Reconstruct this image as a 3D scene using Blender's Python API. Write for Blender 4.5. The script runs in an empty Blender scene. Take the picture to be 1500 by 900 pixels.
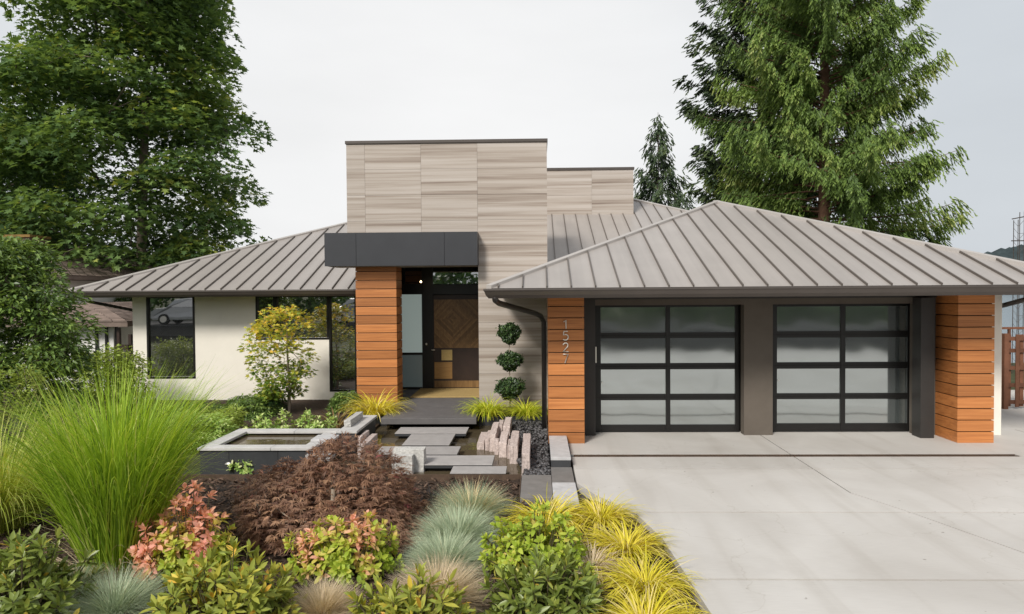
import bpy, bmesh, math, random
import numpy as np
from mathutils import Vector, Matrix

R = math.radians
SC = bpy.context.scene
COL = SC.collection
random.seed(4)
rng = np.random.default_rng(11)

# ------------------------------------------------------------------ camera, sky, sun, exposure
H = 2.78
cd = bpy.data.cameras.new("camera")
cam = bpy.data.objects.new("camera", cd)
COL.objects.link(cam)
cd.sensor_width = 36
cd.lens = 24
cd.shift_x = -12 / 1500
cd.clip_end = 6000
CM = Matrix.Rotation(.025, 3, 'Z') @ Matrix.Rotation(math.pi / 2 - .022, 3, 'X') @ Matrix.Rotation(-.007, 3, 'Z')
cam.matrix_world = Matrix.Translation((0, 0, H)) @ CM.to_4x4()
SC.camera = cam

SUN_EL, SUN_AZ = 40, -26          # elevation; azimuth of the sun seen from the camera, behind and to the left
w = bpy.data.worlds.new("World")
SC.world = w
w.use_nodes = True
nt = w.node_tree
bg = nt.nodes['Background']
sky = nt.nodes.new('ShaderNodeTexSky')
sky.sky_type = 'NISHITA'
sky.sun_disc = False
sky.sun_elevation = R(SUN_EL)
sky.sun_rotation = R(180 + SUN_AZ * -1)
sky.air_density = 1.2
sky.dust_density = 5
hs = nt.nodes.new('ShaderNodeHueSaturation')
hs.inputs['Saturation'].default_value = .35
nt.links.new(sky.outputs[0], hs.inputs['Color'])
# overcast layer: thin bright cloud ahead, greyer towards the right
tc = nt.nodes.new('ShaderNodeTexCoord')
dp = nt.nodes.new('ShaderNodeVectorMath'); dp.operation = 'DOT_PRODUCT'
dp.inputs[1].default_value = Vector((-.13, .96, .2)).normalized()
nt.links.new(tc.outputs['Generated'], dp.inputs[0])
rp = nt.nodes.new('ShaderNodeValToRGB')
e = rp.color_ramp.elements
e[0].position = .0; e[0].color = (.70, .72, .75, 1)
e[1].position = 1; e[1].color = (.90, .90, .90, 1)
e2 = e.new(.80); e2.color = (.62, .66, .70, 1)
e3 = e.new(.955); e3.color = (.87, .875, .88, 1)
# faint cloud streaks
cn_ = nt.nodes.new('ShaderNodeTexNoise'); cn_.inputs['Scale'].default_value = 2.2; cn_.inputs['Detail'].default_value = 5
cm_ = nt.nodes.new('ShaderNodeMapping'); cm_.inputs['Scale'].default_value = (1, 1, 3.5)
nt.links.new(tc.outputs['Generated'], cm_.inputs[0]); nt.links.new(cm_.outputs[0], cn_.inputs['Vector'])
cr_ = nt.nodes.new('ShaderNodeMapRange'); cr_.inputs[1].default_value = .3; cr_.inputs[2].default_value = .7; cr_.inputs[3].default_value = 7.2; cr_.inputs[4].default_value = 7.9
nt.links.new(dp.outputs['Value'], rp.inputs[0])
ml = nt.nodes.new('ShaderNodeVectorMath'); ml.operation = 'SCALE'
ml.inputs['Scale'].default_value = 7.6
nt.links.new(rp.outputs[0], ml.inputs[0])
nt.links.new(cn_.outputs['Fac'], cr_.inputs[0]); nt.links.new(cr_.outputs[0], ml.inputs['Scale'])
mx = nt.nodes.new('ShaderNodeMix'); mx.data_type = 'RGBA'
mx.inputs[0].default_value = .92
nt.links.new(hs.outputs[0], mx.inputs[6])
nt.links.new(ml.outputs[0], mx.inputs[7])
nt.links.new(mx.outputs[2], bg.inputs['Color'])
bg.inputs['Strength'].default_value = .1

sd = bpy.data.lights.new("sun", 'SUN')
sun = bpy.data.objects.new("sun", sd)
COL.objects.link(sun)
sd.energy = 2.6
sd.angle = R(14)
sd.color = (1, .95, .87)
_az = R(SUN_AZ)
_to = Vector((math.sin(_az) * math.cos(R(SUN_EL)), -math.cos(_az) * math.cos(R(SUN_EL)), math.sin(R(SUN_EL))))
sun.rotation_euler = _to.to_track_quat('Z', 'Y').to_euler()

SC.view_settings.view_transform = 'Standard'
SC.view_settings.look = 'None'
SC.view_settings.exposure = .48
SC.view_settings.gamma = 1
SC.view_settings.use_curve_mapping = False
SC.render.engine = 'CYCLES'
SC.cycles.max_bounces = 7
SC.cycles.transmission_bounces = 4
SC.cycles.use_denoising = True


def _ray(u, v):
    return CM @ Vector(((u - 762) / 1000, -(v - 450) / 1000, -1))


def at(u, v, Y):
    """photo point -> world point at depth Y"""
    d = _ray(u, v)
    return Vector((0, 0, H)) + d * (Y / d.y)


def atz(u, v, z):
    d = _ray(u, v)
    return Vector((0, 0, H)) + d * ((z - H) / d.z)


# ------------------------------------------------------------------ helpers
def tag(o, label=None, cat=None, group=None, kind=None):
    if label: o['label'] = label
    if cat: o['category'] = cat
    if group: o['group'] = group
    if kind: o['kind'] = kind
    return o


def root(name, label, cat, loc=(0, 0, 0), group=None, rz=0):
    o = bpy.data.objects.new(name, None)
    o.empty_display_size = .2
    COL.objects.link(o)
    o.location = loc
    o.rotation_euler.z = rz
    return tag(o, label, cat, group)


def link(name, me, mat, parent=None, world=True):
    """link a mesh; world=True means its coordinates are world ones even under a placed parent"""
    o = bpy.data.objects.new(name, me)
    if mat is not None and not me.materials:
        for m in (mat if isinstance(mat, (list, tuple)) else [mat]):
            me.materials.append(m)
    COL.objects.link(o)
    if parent is not None:
        o.parent = parent
        if world:
            p, off = parent, Vector((0, 0, 0))
            while p is not None:
                off += p.location
                p = p.parent
            o.location = -off
            # location of nested mesh parents is already minus the root's, so chains cancel out
    return o


def copy_tree(o, parent=None):
    c = o.copy()
    COL.objects.link(c)
    c.parent = parent
    for ch in list(o.children):
        copy_tree(ch, c)
    return c


class MB:
    def __init__(s):
        s.v, s.f, s.m, s.t = [], [], [], []

    def face(s, pts, mi=0, t=0.):
        n = len(s.v)
        s.v += [tuple(p) for p in pts]
        s.f.append(tuple(range(n, n + len(pts))))
        s.m.append(mi); s.t.append(t)
        return s

    def box(s, x0, x1, y0, y1, z0, z1, mi=0, t=None):
        if t is None: t = random.random()
        n = len(s.v)
        s.v += [(x, y, z) for z in (z0, z1) for y in (y0, y1) for x in (x0, x1)]
        for q in ((0, 2, 3, 1), (4, 5, 7, 6), (0, 1, 5, 4), (2, 6, 7, 3), (0, 4, 6, 2), (1, 3, 7, 5)):
            s.f.append(tuple(n + i for i in q)); s.m.append(mi); s.t.append(t)
        return s

    def hexa(s, p8, mi=0, t=None):
        """8 points ordered like box()"""
        if t is None: t = random.random()
        n = len(s.v)
        s.v += [tuple(p) for p in p8]
        for q in ((0, 2, 3, 1), (4, 5, 7, 6), (0, 1, 5, 4), (2, 6, 7, 3), (0, 4, 6, 2), (1, 3, 7, 5)):
            s.f.append(tuple(n + i for i in q)); s.m.append(mi); s.t.append(t)
        return s

    def prism(s, poly, z0, z1, mi=0, t=None):
        """vertical prism over an xy polygon (counter-clockwise)"""
        if t is None: t = random.random()
        n, k = len(s.v), len(poly)
        s.v += [(p[0], p[1], z0) for p in poly] + [(p[0], p[1], z1) for p in poly]
        s.f.append(tuple(n + k + i for i in range(k))); s.m.append(mi); s.t.append(t)
        s.f.append(tuple(n + k - 1 - i for i in range(k))); s.m.append(mi); s.t.append(t)
        for i in range(k):
            j = (i + 1) % k
            s.f.append((n + i, n + j, n + k + j, n + k + i)); s.m.append(mi); s.t.append(t)
        return s

    def tube(s, path, rad, n=8, mi=0, cap=True, t=0.):
        path = [Vector(p) for p in path]
        if not isinstance(rad, (list, tuple)): rad = [rad] * len(path)
        base = len(s.v)
        up = Vector((0, 0, 1))
        prev = None
        for i, p in enumerate(path):
            d = (path[min(i + 1, len(path) - 1)] - path[max(i - 1, 0)]).normalized()
            a = d.cross(up) if abs(d.z) < .95 else d.cross(Vector((0, 1, 0)))
            if prev is not None and a.dot(prev) < 0: a = -a
            a.normalize(); prev = a
            b = a.cross(d)
            for k in range(n):
                th = 2 * math.pi * k / n
                s.v.append(tuple(p + (a * math.cos(th) + b * math.sin(th)) * rad[i]))
        for i in range(len(path) - 1):
            for k in range(n):
                q = (base + i * n + k, base + i * n + (k + 1) % n, base + (i + 1) * n + (k + 1) % n, base + (i + 1) * n + k)
                s.f.append(q); s.m.append(mi); s.t.append(t)
        if cap:
            s.f.append(tuple(base + k for k in reversed(range(n)))); s.m.append(mi); s.t.append(t)
            e = base + (len(path) - 1) * n
            s.f.append(tuple(e + k for k in range(n))); s.m.append(mi); s.t.append(t)
        return s

    def lathe(s, c, prof, n=16, mi=0):
        """profile [(r,z)] around the vertical through c"""
        base = len(s.v)
        for r_, z in prof:
            for k in range(n):
                a = 2 * math.pi * k / n
                s.v.append((c[0] + r_ * math.cos(a), c[1] + r_ * math.sin(a), c[2] + z))
        for i in range(len(prof) - 1):
            for k in range(n):
                s.f.append((base + i * n + k, base + i * n + (k + 1) % n, base + (i + 1) * n + (k + 1) % n, base + (i + 1) * n + k))
                s.m.append(mi); s.t.append(0.)
        return s

    def build(s, name, mat, parent=None, smooth=False, bevel=0, kind=None, world=True):
        me = bpy.data.meshes.new(name)
        me.from_pydata(s.v, [], s.f)
        me.polygons.foreach_set('material_index', s.m)
        a = me.attributes.new('tint', 'FLOAT', 'FACE')
        a.data.foreach_set('value', s.t)
        if smooth: me.polygons.foreach_set('use_smooth', [True] * len(s.f))
        bm = bmesh.new(); bm.from_mesh(me)
        bmesh.ops.recalc_face_normals(bm, faces=bm.faces)
        bm.to_mesh(me); bm.free()
        o = link(name, me, mat, parent, world)
        if bevel:
            b = o.modifiers.new('bevel', 'BEVEL'); b.width = bevel; b.segments = 2; b.limit_method = 'ANGLE'
        if kind: o['kind'] = kind
        return o


def np_mesh(name, V, F, tint=None, smooth=False):
    """V (n,3), F (m,k) -> mesh, fast"""
    V = np.asarray(V, np.float32); F = np.asarray(F, np.int32)
    me = bpy.data.meshes.new(name)
    me.vertices.add(len(V)); me.vertices.foreach_set('co', V.ravel())
    k = F.shape[1]
    me.loops.add(F.size); me.loops.foreach_set('vertex_index', F.ravel())
    me.polygons.add(len(F)); me.polygons.foreach_set('loop_start', np.arange(len(F), dtype=np.int32) * k)
    if tint is not None:
        a = me.attributes.new('tint', 'FLOAT', 'POINT')
        a.data.foreach_set('value', np.asarray(tint, np.float32))
    if smooth:
        me.polygons.foreach_set('use_smooth', np.ones(len(F), bool))
    me.update(calc_edges=True)
    me.validate()
    return me


def unit(a):
    return a / np.maximum(np.linalg.norm(a, axis=-1, keepdims=True), 1e-9)


# ------------------------------------------------------------------ materials
def new_mat(name):
    m = bpy.data.materials.new(name); m.use_nodes = True
    n = m.node_tree.nodes; l = m.node_tree.links
    return m, n, l, n['Principled BSDF']


def c4(c): return (c[0], c[1], c[2], 1)


def N(n, typ, **kw):
    x = n.new(typ)
    for k, v in kw.items(): setattr(x, k, v)
    return x


def ramp(n, stops):
    r_ = n.new('ShaderNodeValToRGB'); e = r_.color_ramp.elements
    e[0].position, e[0].color = stops[0][0], c4(stops[0][1])
    e[1].position, e[1].color = stops[-1][0], c4(stops[-1][1])
    for p, c in stops[1:-1]:
        q = e.new(p); q.color = c4(c)
    return r_


def simple(name, col, rough=.5, var=.12, scale=3., metal=0., spec=.5, bump=0., bscale=60., tintvar=0.):
    """plain surface with two scales of soft mottling and fine bump"""
    m, n, l, b = new_mat(name)
    co = N(n, 'ShaderNodeTexCoord')
    no = N(n, 'ShaderNodeTexNoise'); no.inputs['Scale'].default_value = scale; no.inputs['Detail'].default_value = 8
    no.inputs['Roughness'].default_value = .65
    l.new(co.outputs['Object'], no.inputs['Vector'])
    lo = [max(0, c * (1 - var)) for c in col]; hi = [min(1, c * (1 + var)) for c in col]
    rr = ramp(n, [(.3, lo), (.7, hi)])
    l.new(no.outputs['Fac'], rr.inputs[0])
    out = rr.outputs[0]
    if tintvar:
        at_ = N(n, 'ShaderNodeAttribute', attribute_name='tint')
        mr = N(n, 'ShaderNodeMapRange'); mr.inputs[3].default_value = 1 - tintvar; mr.inputs[4].default_value = 1 + tintvar
        l.new(at_.outputs['Fac'], mr.inputs[0])
        sc = N(n, 'ShaderNodeVectorMath', operation='SCALE')
        l.new(out, sc.inputs[0]); l.new(mr.outputs[0], sc.inputs['Scale'])
        out = sc.outputs[0]
    l.new(out, b.inputs['Base Color'])
    b.inputs['Roughness'].default_value = rough
    b.inputs['Metallic'].default_value = metal
    b.inputs['Specular IOR Level'].default_value = spec
    if bump:
        nb = N(n, 'ShaderNodeTexNoise'); nb.inputs['Scale'].default_value = bscale; nb.inputs['Detail'].default_value = 4
        l.new(co.outputs['Object'], nb.inputs['Vector'])
        bp = N(n, 'ShaderNodeBump'); bp.inputs['Strength'].default_value = bump; bp.inputs['Distance'].default_value = .01
        l.new(nb.outputs['Fac'], bp.inputs['Height']); l.new(bp.outputs[0], b.inputs['Normal'])
    return m


def grained(name, stops, axis_scale, rough=.55, offset=7., bump=.1, spec=.4, wav=.0, distort=.6, tint_amt=.1):
    """streaked material (wood boards, vein-cut stone): noise stretched along one axis, shifted per board or panel by 'tint'"""
    m, n, l, b = new_mat(name)
    co = N(n, 'ShaderNodeTexCoord')
    at_ = N(n, 'ShaderNodeAttribute', attribute_name='tint')
    off = N(n, 'ShaderNodeVectorMath', operation='SCALE'); off.inputs[0].default_value = (3.1, 1.7, offset)
    l.new(at_.outputs['Fac'], off.inputs['Scale'])
    ad = N(n, 'ShaderNodeVectorMath', operation='ADD')
    l.new(co.outputs['Object'], ad.inputs[0]); l.new(off.outputs[0], ad.inputs[1])
    mp = N(n, 'ShaderNodeMapping'); mp.inputs['Scale'].default_value = axis_scale
    l.new(ad.outputs[0], mp.inputs['Vector'])
    no = N(n, 'ShaderNodeTexNoise'); no.inputs['Scale'].default_value = 1; no.inputs['Detail'].default_value = 9
    no.inputs['Roughness'].default_value = .62; no.inputs['Distortion'].default_value = distort
    l.new(mp.outputs[0], no.inputs['Vector'])
    rr = ramp(n, stops); l.new(no.outputs['Fac'], rr.inputs[0])
    mr = N(n, 'ShaderNodeMapRange'); mr.inputs[3].default_value = 1 - tint_amt; mr.inputs[4].default_value = 1 + tint_amt
    l.new(at_.outputs['Fac'], mr.inputs[0])
    sc = N(n, 'ShaderNodeVectorMath', operation='SCALE')
    l.new(rr.outputs[0], sc.inputs[0]); l.new(mr.outputs[0], sc.inputs['Scale'])
    l.new(sc.outputs[0], b.inputs['Base Color'])
    b.inputs['Roughness'].default_value = rough
    b.inputs['Specular IOR Level'].default_value = spec
    bp = N(n, 'ShaderNodeBump'); bp.inputs['Strength'].default_value = bump; bp.inputs['Distance'].default_value = .004
    l.new(no.outputs['Fac'], bp.inputs['Height']); l.new(bp.outputs[0], b.inputs['Normal'])
    return m


def leaf_mat(name, stops, trans=.3, rough=.5, spec=.35, tcol=(1.25, 1.15, .6)):
    """leaf: pigment picked per leaf by 'tint', light passes through part of it"""
    m, n, l, b = new_mat(name)
    at_ = N(n, 'ShaderNodeAttribute', attribute_name='tint')
    rr = ramp(n, stops); l.new(at_.outputs['Fac'], rr.inputs[0])
    l.new(rr.outputs[0], b.inputs['Base Color'])
    b.inputs['Roughness'].default_value = rough
    b.inputs['Specular IOR Level'].default_value = spec
    tr = N(n, 'ShaderNodeBsdfTranslucent')
    tm = N(n, 'ShaderNodeVectorMath', operation='MULTIPLY'); tm.inputs[1].default_value = tcol
    l.new(rr.outputs[0], tm.inputs[0]); l.new(tm.outputs[0], tr.inputs['Color'])
    ms = N(n, 'ShaderNodeMixShader'); ms.inputs[0].default_value = trans
    l.new(b.outputs[0], ms.inputs[1]); l.new(tr.outputs[0], ms.inputs[2])
    l.new(ms.outputs[0], n['Material Output'].inputs['Surface'])
    return m


def pane_mat(name, dcol, fac, rough, wob=0., gcol=(1, 1, 1)):
    """glass seen from outside: a dim body under a mirror layer"""
    m, n, l, b = new_mat(name)
    b.inputs['Base Color'].default_value = c4(dcol); b.inputs['Roughness'].default_value = .5
    g = N(n, 'ShaderNodeBsdfGlossy'); g.inputs['Roughness'].default_value = rough; g.inputs['Color'].default_value = c4(gcol)
    ms = N(n, 'ShaderNodeMixShader'); ms.inputs[0].default_value = fac
    l.new(b.outputs[0], ms.inputs[1]); l.new(g.outputs[0], ms.inputs[2])
    l.new(ms.outputs[0], n['Material Output'].inputs['Surface'])
    if wob:
        co = N(n, 'ShaderNodeTexCoord')
        no = N(n, 'ShaderNodeTexNoise'); no.inputs['Scale'].default_value = 1.3; no.inputs['Detail'].default_value = 1
        l.new(co.outputs['Object'], no.inputs['Vector'])
        bp = N(n, 'ShaderNodeBump'); bp.inputs['Strength'].default_value = wob; bp.inputs['Distance'].default_value = .02
        l.new(no.outputs['Fac'], bp.inputs['Height'])
        l.new(bp.outputs[0], g.inputs['Normal'])
    return m


def water_mat(name, col, rough=.03, scale=6., strength=.15, fac=None):
    m, n, l, b = new_mat(name)
    b.inputs['Base Color'].default_value = c4(col); b.inputs['Roughness'].default_value = rough
    b.inputs['IOR'].default_value = 1.33
    co = N(n, 'ShaderNodeTexCoord')
    no = N(n, 'ShaderNodeTexNoise'); no.inputs['Scale'].default_value = scale; no.inputs['Detail'].default_value = 4
    l.new(co.outputs['Object'], no.inputs['Vector'])
    bp = N(n, 'ShaderNodeBump'); bp.inputs['Strength'].default_value = strength; bp.inputs['Distance'].default_value = .05
    l.new(no.outputs['Fac'], bp.inputs['Height']); l.new(bp.outputs[0], b.inputs['Normal'])
    return m


def concrete_mat():
    m, n, l, b = new_mat('driveway_concrete')
    co = N(n, 'ShaderNodeTexCoord')
    # broad stains
    a = N(n, 'ShaderNodeTexNoise'); a.inputs['Scale'].default_value = .55; a.inputs['Detail'].default_value = 6; a.inputs['Distortion'].default_value = .8
    l.new(co.outputs['Object'], a.inputs['Vector'])
    # tyre tracks / wash streaks running towards the doors
    mp = N(n, 'ShaderNodeMapping'); mp.inputs['Rotation'].default_value = (0, 0, .42); mp.inputs['Scale'].default_value = (2.6, .22, 1)
    l.new(co.outputs['Object'], mp.inputs['Vector'])
    s = N(n, 'ShaderNodeTexNoise'); s.inputs['Scale'].default_value = 1; s.inputs['Detail'].default_value = 5; s.inputs['Distortion'].default_value = .5
    l.new(mp.outputs[0], s.inputs['Vector'])
    # fine broom texture
    mp2 = N(n, 'ShaderNodeMapping'); mp2.inputs['Scale'].default_value = (6, 90, 1)
    l.new(co.outputs['Object'], mp2.inputs['Vector'])
    f = N(n, 'ShaderNodeTexNoise'); f.inputs['Scale'].default_value = 1; f.inputs['Detail'].default_value = 3
    l.new(mp2.outputs[0], f.inputs['Vector'])
    r1 = ramp(n, [(.3, (.475, .452, .425)), (.7, (.575, .556, .532))]); l.new(a.outputs['Fac'], r1.inputs[0])
    r2 = ramp(n, [(.24, (.875, .86, .84)), (.45, (.987, .982, .974)), (.75, (1.0, 1.0, 1.0))]); l.new(s.outputs['Fac'], r2.inputs[0])
    r3 = ramp(n, [(.3, (.93, .93, .93)), (.7, (1.0, 1.0, 1.0))]); l.new(f.outputs['Fac'], r3.inputs[0])
    # small dark spots
    v = N(n, 'ShaderNodeTexNoise'); v.inputs['Scale'].default_value = 9; v.inputs['Detail'].default_value = 2
    l.new(co.outputs['Object'], v.inputs['Vector'])
    r4 = ramp(n, [(.22, (.50, .48, .45)), (.262, (1, 1, 1)), (1, (1, 1, 1))]); l.new(v.outputs['Fac'], r4.inputs[0])
    # hairline cracks: the borders of large warped cells, kept only in places
    wn = N(n, 'ShaderNodeTexNoise'); wn.inputs['Scale'].default_value = 1.6; wn.inputs['Detail'].default_value = 5
    l.new(co.outputs['Object'], wn.inputs['Vector'])
    wa = N(n, 'ShaderNodeVectorMath', operation='ADD'); l.new(co.outputs['Object'], wa.inputs[0]); l.new(wn.outputs['Color'], wa.inputs[1])
    vo = N(n, 'ShaderNodeTexVoronoi', feature='DISTANCE_TO_EDGE'); vo.inputs['Scale'].default_value = .33
    l.new(wa.outputs[0], vo.inputs['Vector'])
    r5 = ramp(n, [(0, (.90, .89, .87)), (.0012, (1, 1, 1)), (1, (1, 1, 1))]); l.new(vo.outputs['Distance'], r5.inputs[0])
    x = r1.outputs[0]
    for y in (r2, r3, r4, r5):
        q = N(n, 'ShaderNodeVectorMath', operation='MULTIPLY'); l.new(x, q.inputs[0]); l.new(y.outputs[0], q.inputs[1]); x = q.outputs[0]
    at_ = N(n, 'ShaderNodeAttribute', attribute_name='tint')
    mr = N(n, 'ShaderNodeMapRange'); mr.inputs[3].default_value = .96; mr.inputs[4].default_value = 1.04
    l.new(at_.outputs['Fac'], mr.inputs[0])
    q = N(n, 'ShaderNodeVectorMath', operation='SCALE'); l.new(x, q.inputs[0]); l.new(mr.outputs[0], q.inputs['Scale'])
    l.new(q.outputs[0], b.inputs['Base Color'])
    b.inputs['Roughness'].default_value = .62; b.inputs['Specular IOR Level'].default_value = .35
    bp = N(n, 'ShaderNodeBump'); bp.inputs['Strength'].default_value = .12; bp.inputs['Distance'].default_value = .004
    l.new(f.outputs['Fac'], bp.inputs['Height']); l.new(bp.outputs[0], b.inputs['Normal'])
    return m


M = {}
M['concrete'] = concrete_mat()
M['joint'] = simple('concrete_joint', (.05, .044, .038), .9, .3, 5)
M['stone'] = grained('vein_cut_limestone', [(.30, (.19, .145, .118)), (.40, (.305, .255, .215)), (.5, (.395, .345, .302)), (.66, (.47, .425, .388))], (.14, .14, 8.5), .5, 9., .04, .35, distort=.3, tint_amt=.035)
M['cedar'] = grained('orange_cedar_board', [(.22, (.23, .078, .026)), (.42, (.385, .145, .045)), (.58, (.455, .178, .056)), (.8, (.54, .235, .085))], (.9, 6, 30), .45, 9., .10, .45, tint_amt=.25)
M['gap'] = simple('dark_gap_backing', (.012, .010, .009), .9, .1)  # near-black backing that shows in board gaps and joints
def roof_mat():
    m = simple('standing_seam_metal', (.338, .310, .290), .42, .07, .7, .12, .5, .03, 5)
    n, l = m.node_tree.nodes, m.node_tree.links; b = n['Principled BSDF']
    co = N(n, 'ShaderNodeTexCoord')
    sx = N(n, 'ShaderNodeSeparateXYZ'); l.new(co.outputs['Object'], sx.inputs[0])
    dv = N(n, 'ShaderNodeMath', operation='DIVIDE'); dv.inputs[1].default_value = .406; l.new(sx.outputs[0], dv.inputs[0])
    fl = N(n, 'ShaderNodeMath', operation='FLOOR'); l.new(dv.outputs[0], fl.inputs[0])
    wn = N(n, 'ShaderNodeTexWhiteNoise', noise_dimensions='1D'); l.new(fl.outputs[0], wn.inputs['W'])
    # dirt runs down the slope
    mp = N(n, 'ShaderNodeMapping'); mp.inputs['Scale'].default_value = (9, .5, .5); l.new(co.outputs['Object'], mp.inputs[0])
    st = N(n, 'ShaderNodeTexNoise'); st.inputs['Scale'].default_value = 1; st.inputs['Detail'].default_value = 5; l.new(mp.outputs[0], st.inputs['Vector'])
    a1 = N(n, 'ShaderNodeMapRange'); a1.inputs[3].default_value = .965; a1.inputs[4].default_value = 1.03; l.new(wn.outputs['Value'], a1.inputs[0])
    a2 = N(n, 'ShaderNodeMapRange'); a2.inputs[1].default_value = .3; a2.inputs[2].default_value = .62; a2.inputs[3].default_value = .945; a2.inputs[4].default_value = 1.015; l.new(st.outputs['Fac'], a2.inputs[0])
    mu = N(n, 'ShaderNodeMath', operation='MULTIPLY'); l.new(a1.outputs[0], mu.inputs[0]); l.new(a2.outputs[0], mu.inputs[1])
    src = b.inputs['Base Color'].links[0].from_socket
    sc = N(n, 'ShaderNodeVectorMath', operation='SCALE'); l.new(src, sc.inputs[0]); l.new(mu.outputs[0], sc.inputs['Scale'])
    l.new(sc.outputs[0], b.inputs['Base Color'])
    # slight oil-canning of the pans
    wv = N(n, 'ShaderNodeTexNoise'); wv.inputs['Scale'].default_value = 1.7; wv.inputs['Detail'].default_value = 1; l.new(co.outputs['Object'], wv.inputs['Vector'])
    bp = N(n, 'ShaderNodeBump'); bp.inputs['Strength'].default_value = .25; bp.inputs['Distance'].default_value = .03
    l.new(wv.outputs['Fac'], bp.inputs['Height']); l.new(bp.outputs[0], b.inputs['Normal'])
    return m


M['roof'] = roof_mat()
M['seam'] = simple('seam_metal', (.135, .115, .10), .45, .06, 2, .3)
M['hipcap'] = simple('hip_cap_metal', (.43, .40, .375), .4, .05, 2, .25)
M['gutter'] = simple('gutter_bronze_metal', (.085, .072, .064), .38, .08, 2, .35)
M['pipe'] = simple('downspout_dark_metal', (.035, .031, .029), .4, .1, 3, .2)
M['soffit'] = simple('soffit_board', (.20, .17, .145), .6, .08, 3)
M['cream'] = simple('cream_stucco', (.82, .78, .70), .85, .045, 1.4, 0, .25, .35, 140)
M['greystucco'] = simple('charcoal_stucco', (.118, .10, .083), .85, .1, 2, 0, .3, .5, 120)
M['darktrim'] = simple('dark_trim_paint', (.03, .027, .025), .5, .1, 3)
M['black'] = simple('black_anodised_metal', (.009, .0085, .008), .38, .1, 4, 0, .45)
M['canopy'] = simple('graphite_panel', (.035, .037, .043), .45, .07, 2.5, .1, .5)
M['frost'] = pane_mat('frosted_garage_glass', (.085, .10, .10), .52, .075, .30, (.84, .90, .90))
M['pane'] = pane_mat('dark_window_glass', (.006, .007, .007), .42, .015, .03)
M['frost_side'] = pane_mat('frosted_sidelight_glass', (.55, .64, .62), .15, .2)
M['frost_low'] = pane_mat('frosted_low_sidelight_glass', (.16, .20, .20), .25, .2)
for _m, _c in ((M['frost_side'], (.30, .37, .35, 1)), (M['frost_low'], (.06, .08, .08, 1))):      # glow added to brighten the glass, standing in for room light
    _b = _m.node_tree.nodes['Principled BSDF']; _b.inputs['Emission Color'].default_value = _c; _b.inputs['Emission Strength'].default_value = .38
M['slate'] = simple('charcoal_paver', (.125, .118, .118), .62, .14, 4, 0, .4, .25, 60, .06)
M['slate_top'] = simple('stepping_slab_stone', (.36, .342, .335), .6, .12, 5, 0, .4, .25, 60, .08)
M['slate_dark'] = simple('dark_stone_side', (.038, .040, .044), .45, .2, 3, 0, .5, .2, 30, .1)
M['coping'] = simple('pale_grey_coping', (.50, .49, .48), .6, .12, 4, 0, .4, .2, 60, .06)
M['granite'] = simple('pinkish_granite', (.52, .435, .405), .75, .34, 26, 0, .3, .6, 50, .12)
M['granite_grey'] = simple('grey_granite', (.45, .44, .42), .75, .3, 30, 0, .3, .6, 50, .1)
M['curb'] = simple('pale_grey_wall_stone', (.48, .475, .48), .55, .16, 6, 0, .4, .2, 40, .1)
M['curb_dark'] = simple('dark_grey_paving_stone', (.17, .16, .152), .6, .16, 5, 0, .4, .2, 40, .1)
M['steel'] = simple('rusted_steel_edging', (.095, .062, .042), .7, .4, 6, .2, .4, .2, 40)
M['mulch'] = simple('dark_bark_mulch', (.055, .038, .028), .95, .5, 14, 0, .2, 1., 30)
M['chips'] = simple('bark_chip', (.11, .072, .052), .9, .3, 4, 0, .2, 0, 30, .6)
M['ground'] = simple('earth_and_turf', (.055, .062, .028), .95, .45, .8, 0, .2, 1., 8)
M['asphalt'] = simple('road_asphalt', (.055, .055, .057), .9, .2, 3, 0, .3, .4, 60)
M['pebble'] = simple('black_river_pebble', (.062, .060, .063), .42, .3, 8, 0, .5, 0, 60, .75)
M['pondfloor'] = simple('pond_floor_silt', (.12, .095, .062), .8, .4, 3)
M['water'] = water_mat('pond_water', (.085, .066, .040), .03, 5, .10)
M['lake'] = water_mat('lake_water', (.12, .17, .20), .18, .5, .5)
M['hills'] = simple('far_wooded_hill', (.045, .062, .066), .95, .35, .02, 0, .1)
M['bark'] = simple('grey_brown_bark', (.115, .092, .073), .9, .4, 5, 0, .2, .8, 20)
M['barkred'] = simple('reddish_bark', (.125, .070, .045), .9, .35, 5, 0, .2, .8, 20)
M['palebark'] = simple('pale_bark', (.30, .25, .20), .85, .3, 6, 0, .2, .5, 20)
M['stem'] = simple('green_brown_stem', (.10, .085, .04), .8, .3, 6)
M['coir'] = simple('coir_doormat', (.42, .30, .13), .95, .22, 40, 0, .1, .8, 160)
M['chrome'] = simple('brushed_nickel', (.88, .84, .75), .4, .04, 4, .2)
M['walnut'] = simple('dark_stained_wood', (.030, .016, .011), .45, .25, 5)
M['fencewood'] = simple('red_brown_fence_wood', (.14, .060, .034), .7, .25, 4, 0, .3, .2, 40, .25)
M['mast'] = simple('rusty_mast_steel', (.06, .048, .042), .6, .3, 3, .2)
M['brick'] = simple('weathered_brick', (.15, .105, .085), .9, .35, 9, 0, .2, .8, 12)
M['moss'] = simple('mossy_cap', (.20, .12, .035), .9, .4, 6)
M['shingle'] = simple('weathered_shingle', (.22, .17, .145), .85, .2, 3, 0, .2, .4, 20, .22)
M['white'] = simple('white_painted_wall', (.72, .71, .68), .7, .06, 2)
M['lamp'] = simple('path_light_metal', (.42, .41, .38), .4, .1, 4, .6)
M['redtag'] = simple('red_plastic_tag', (.55, .03, .03), .5, .1)

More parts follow.
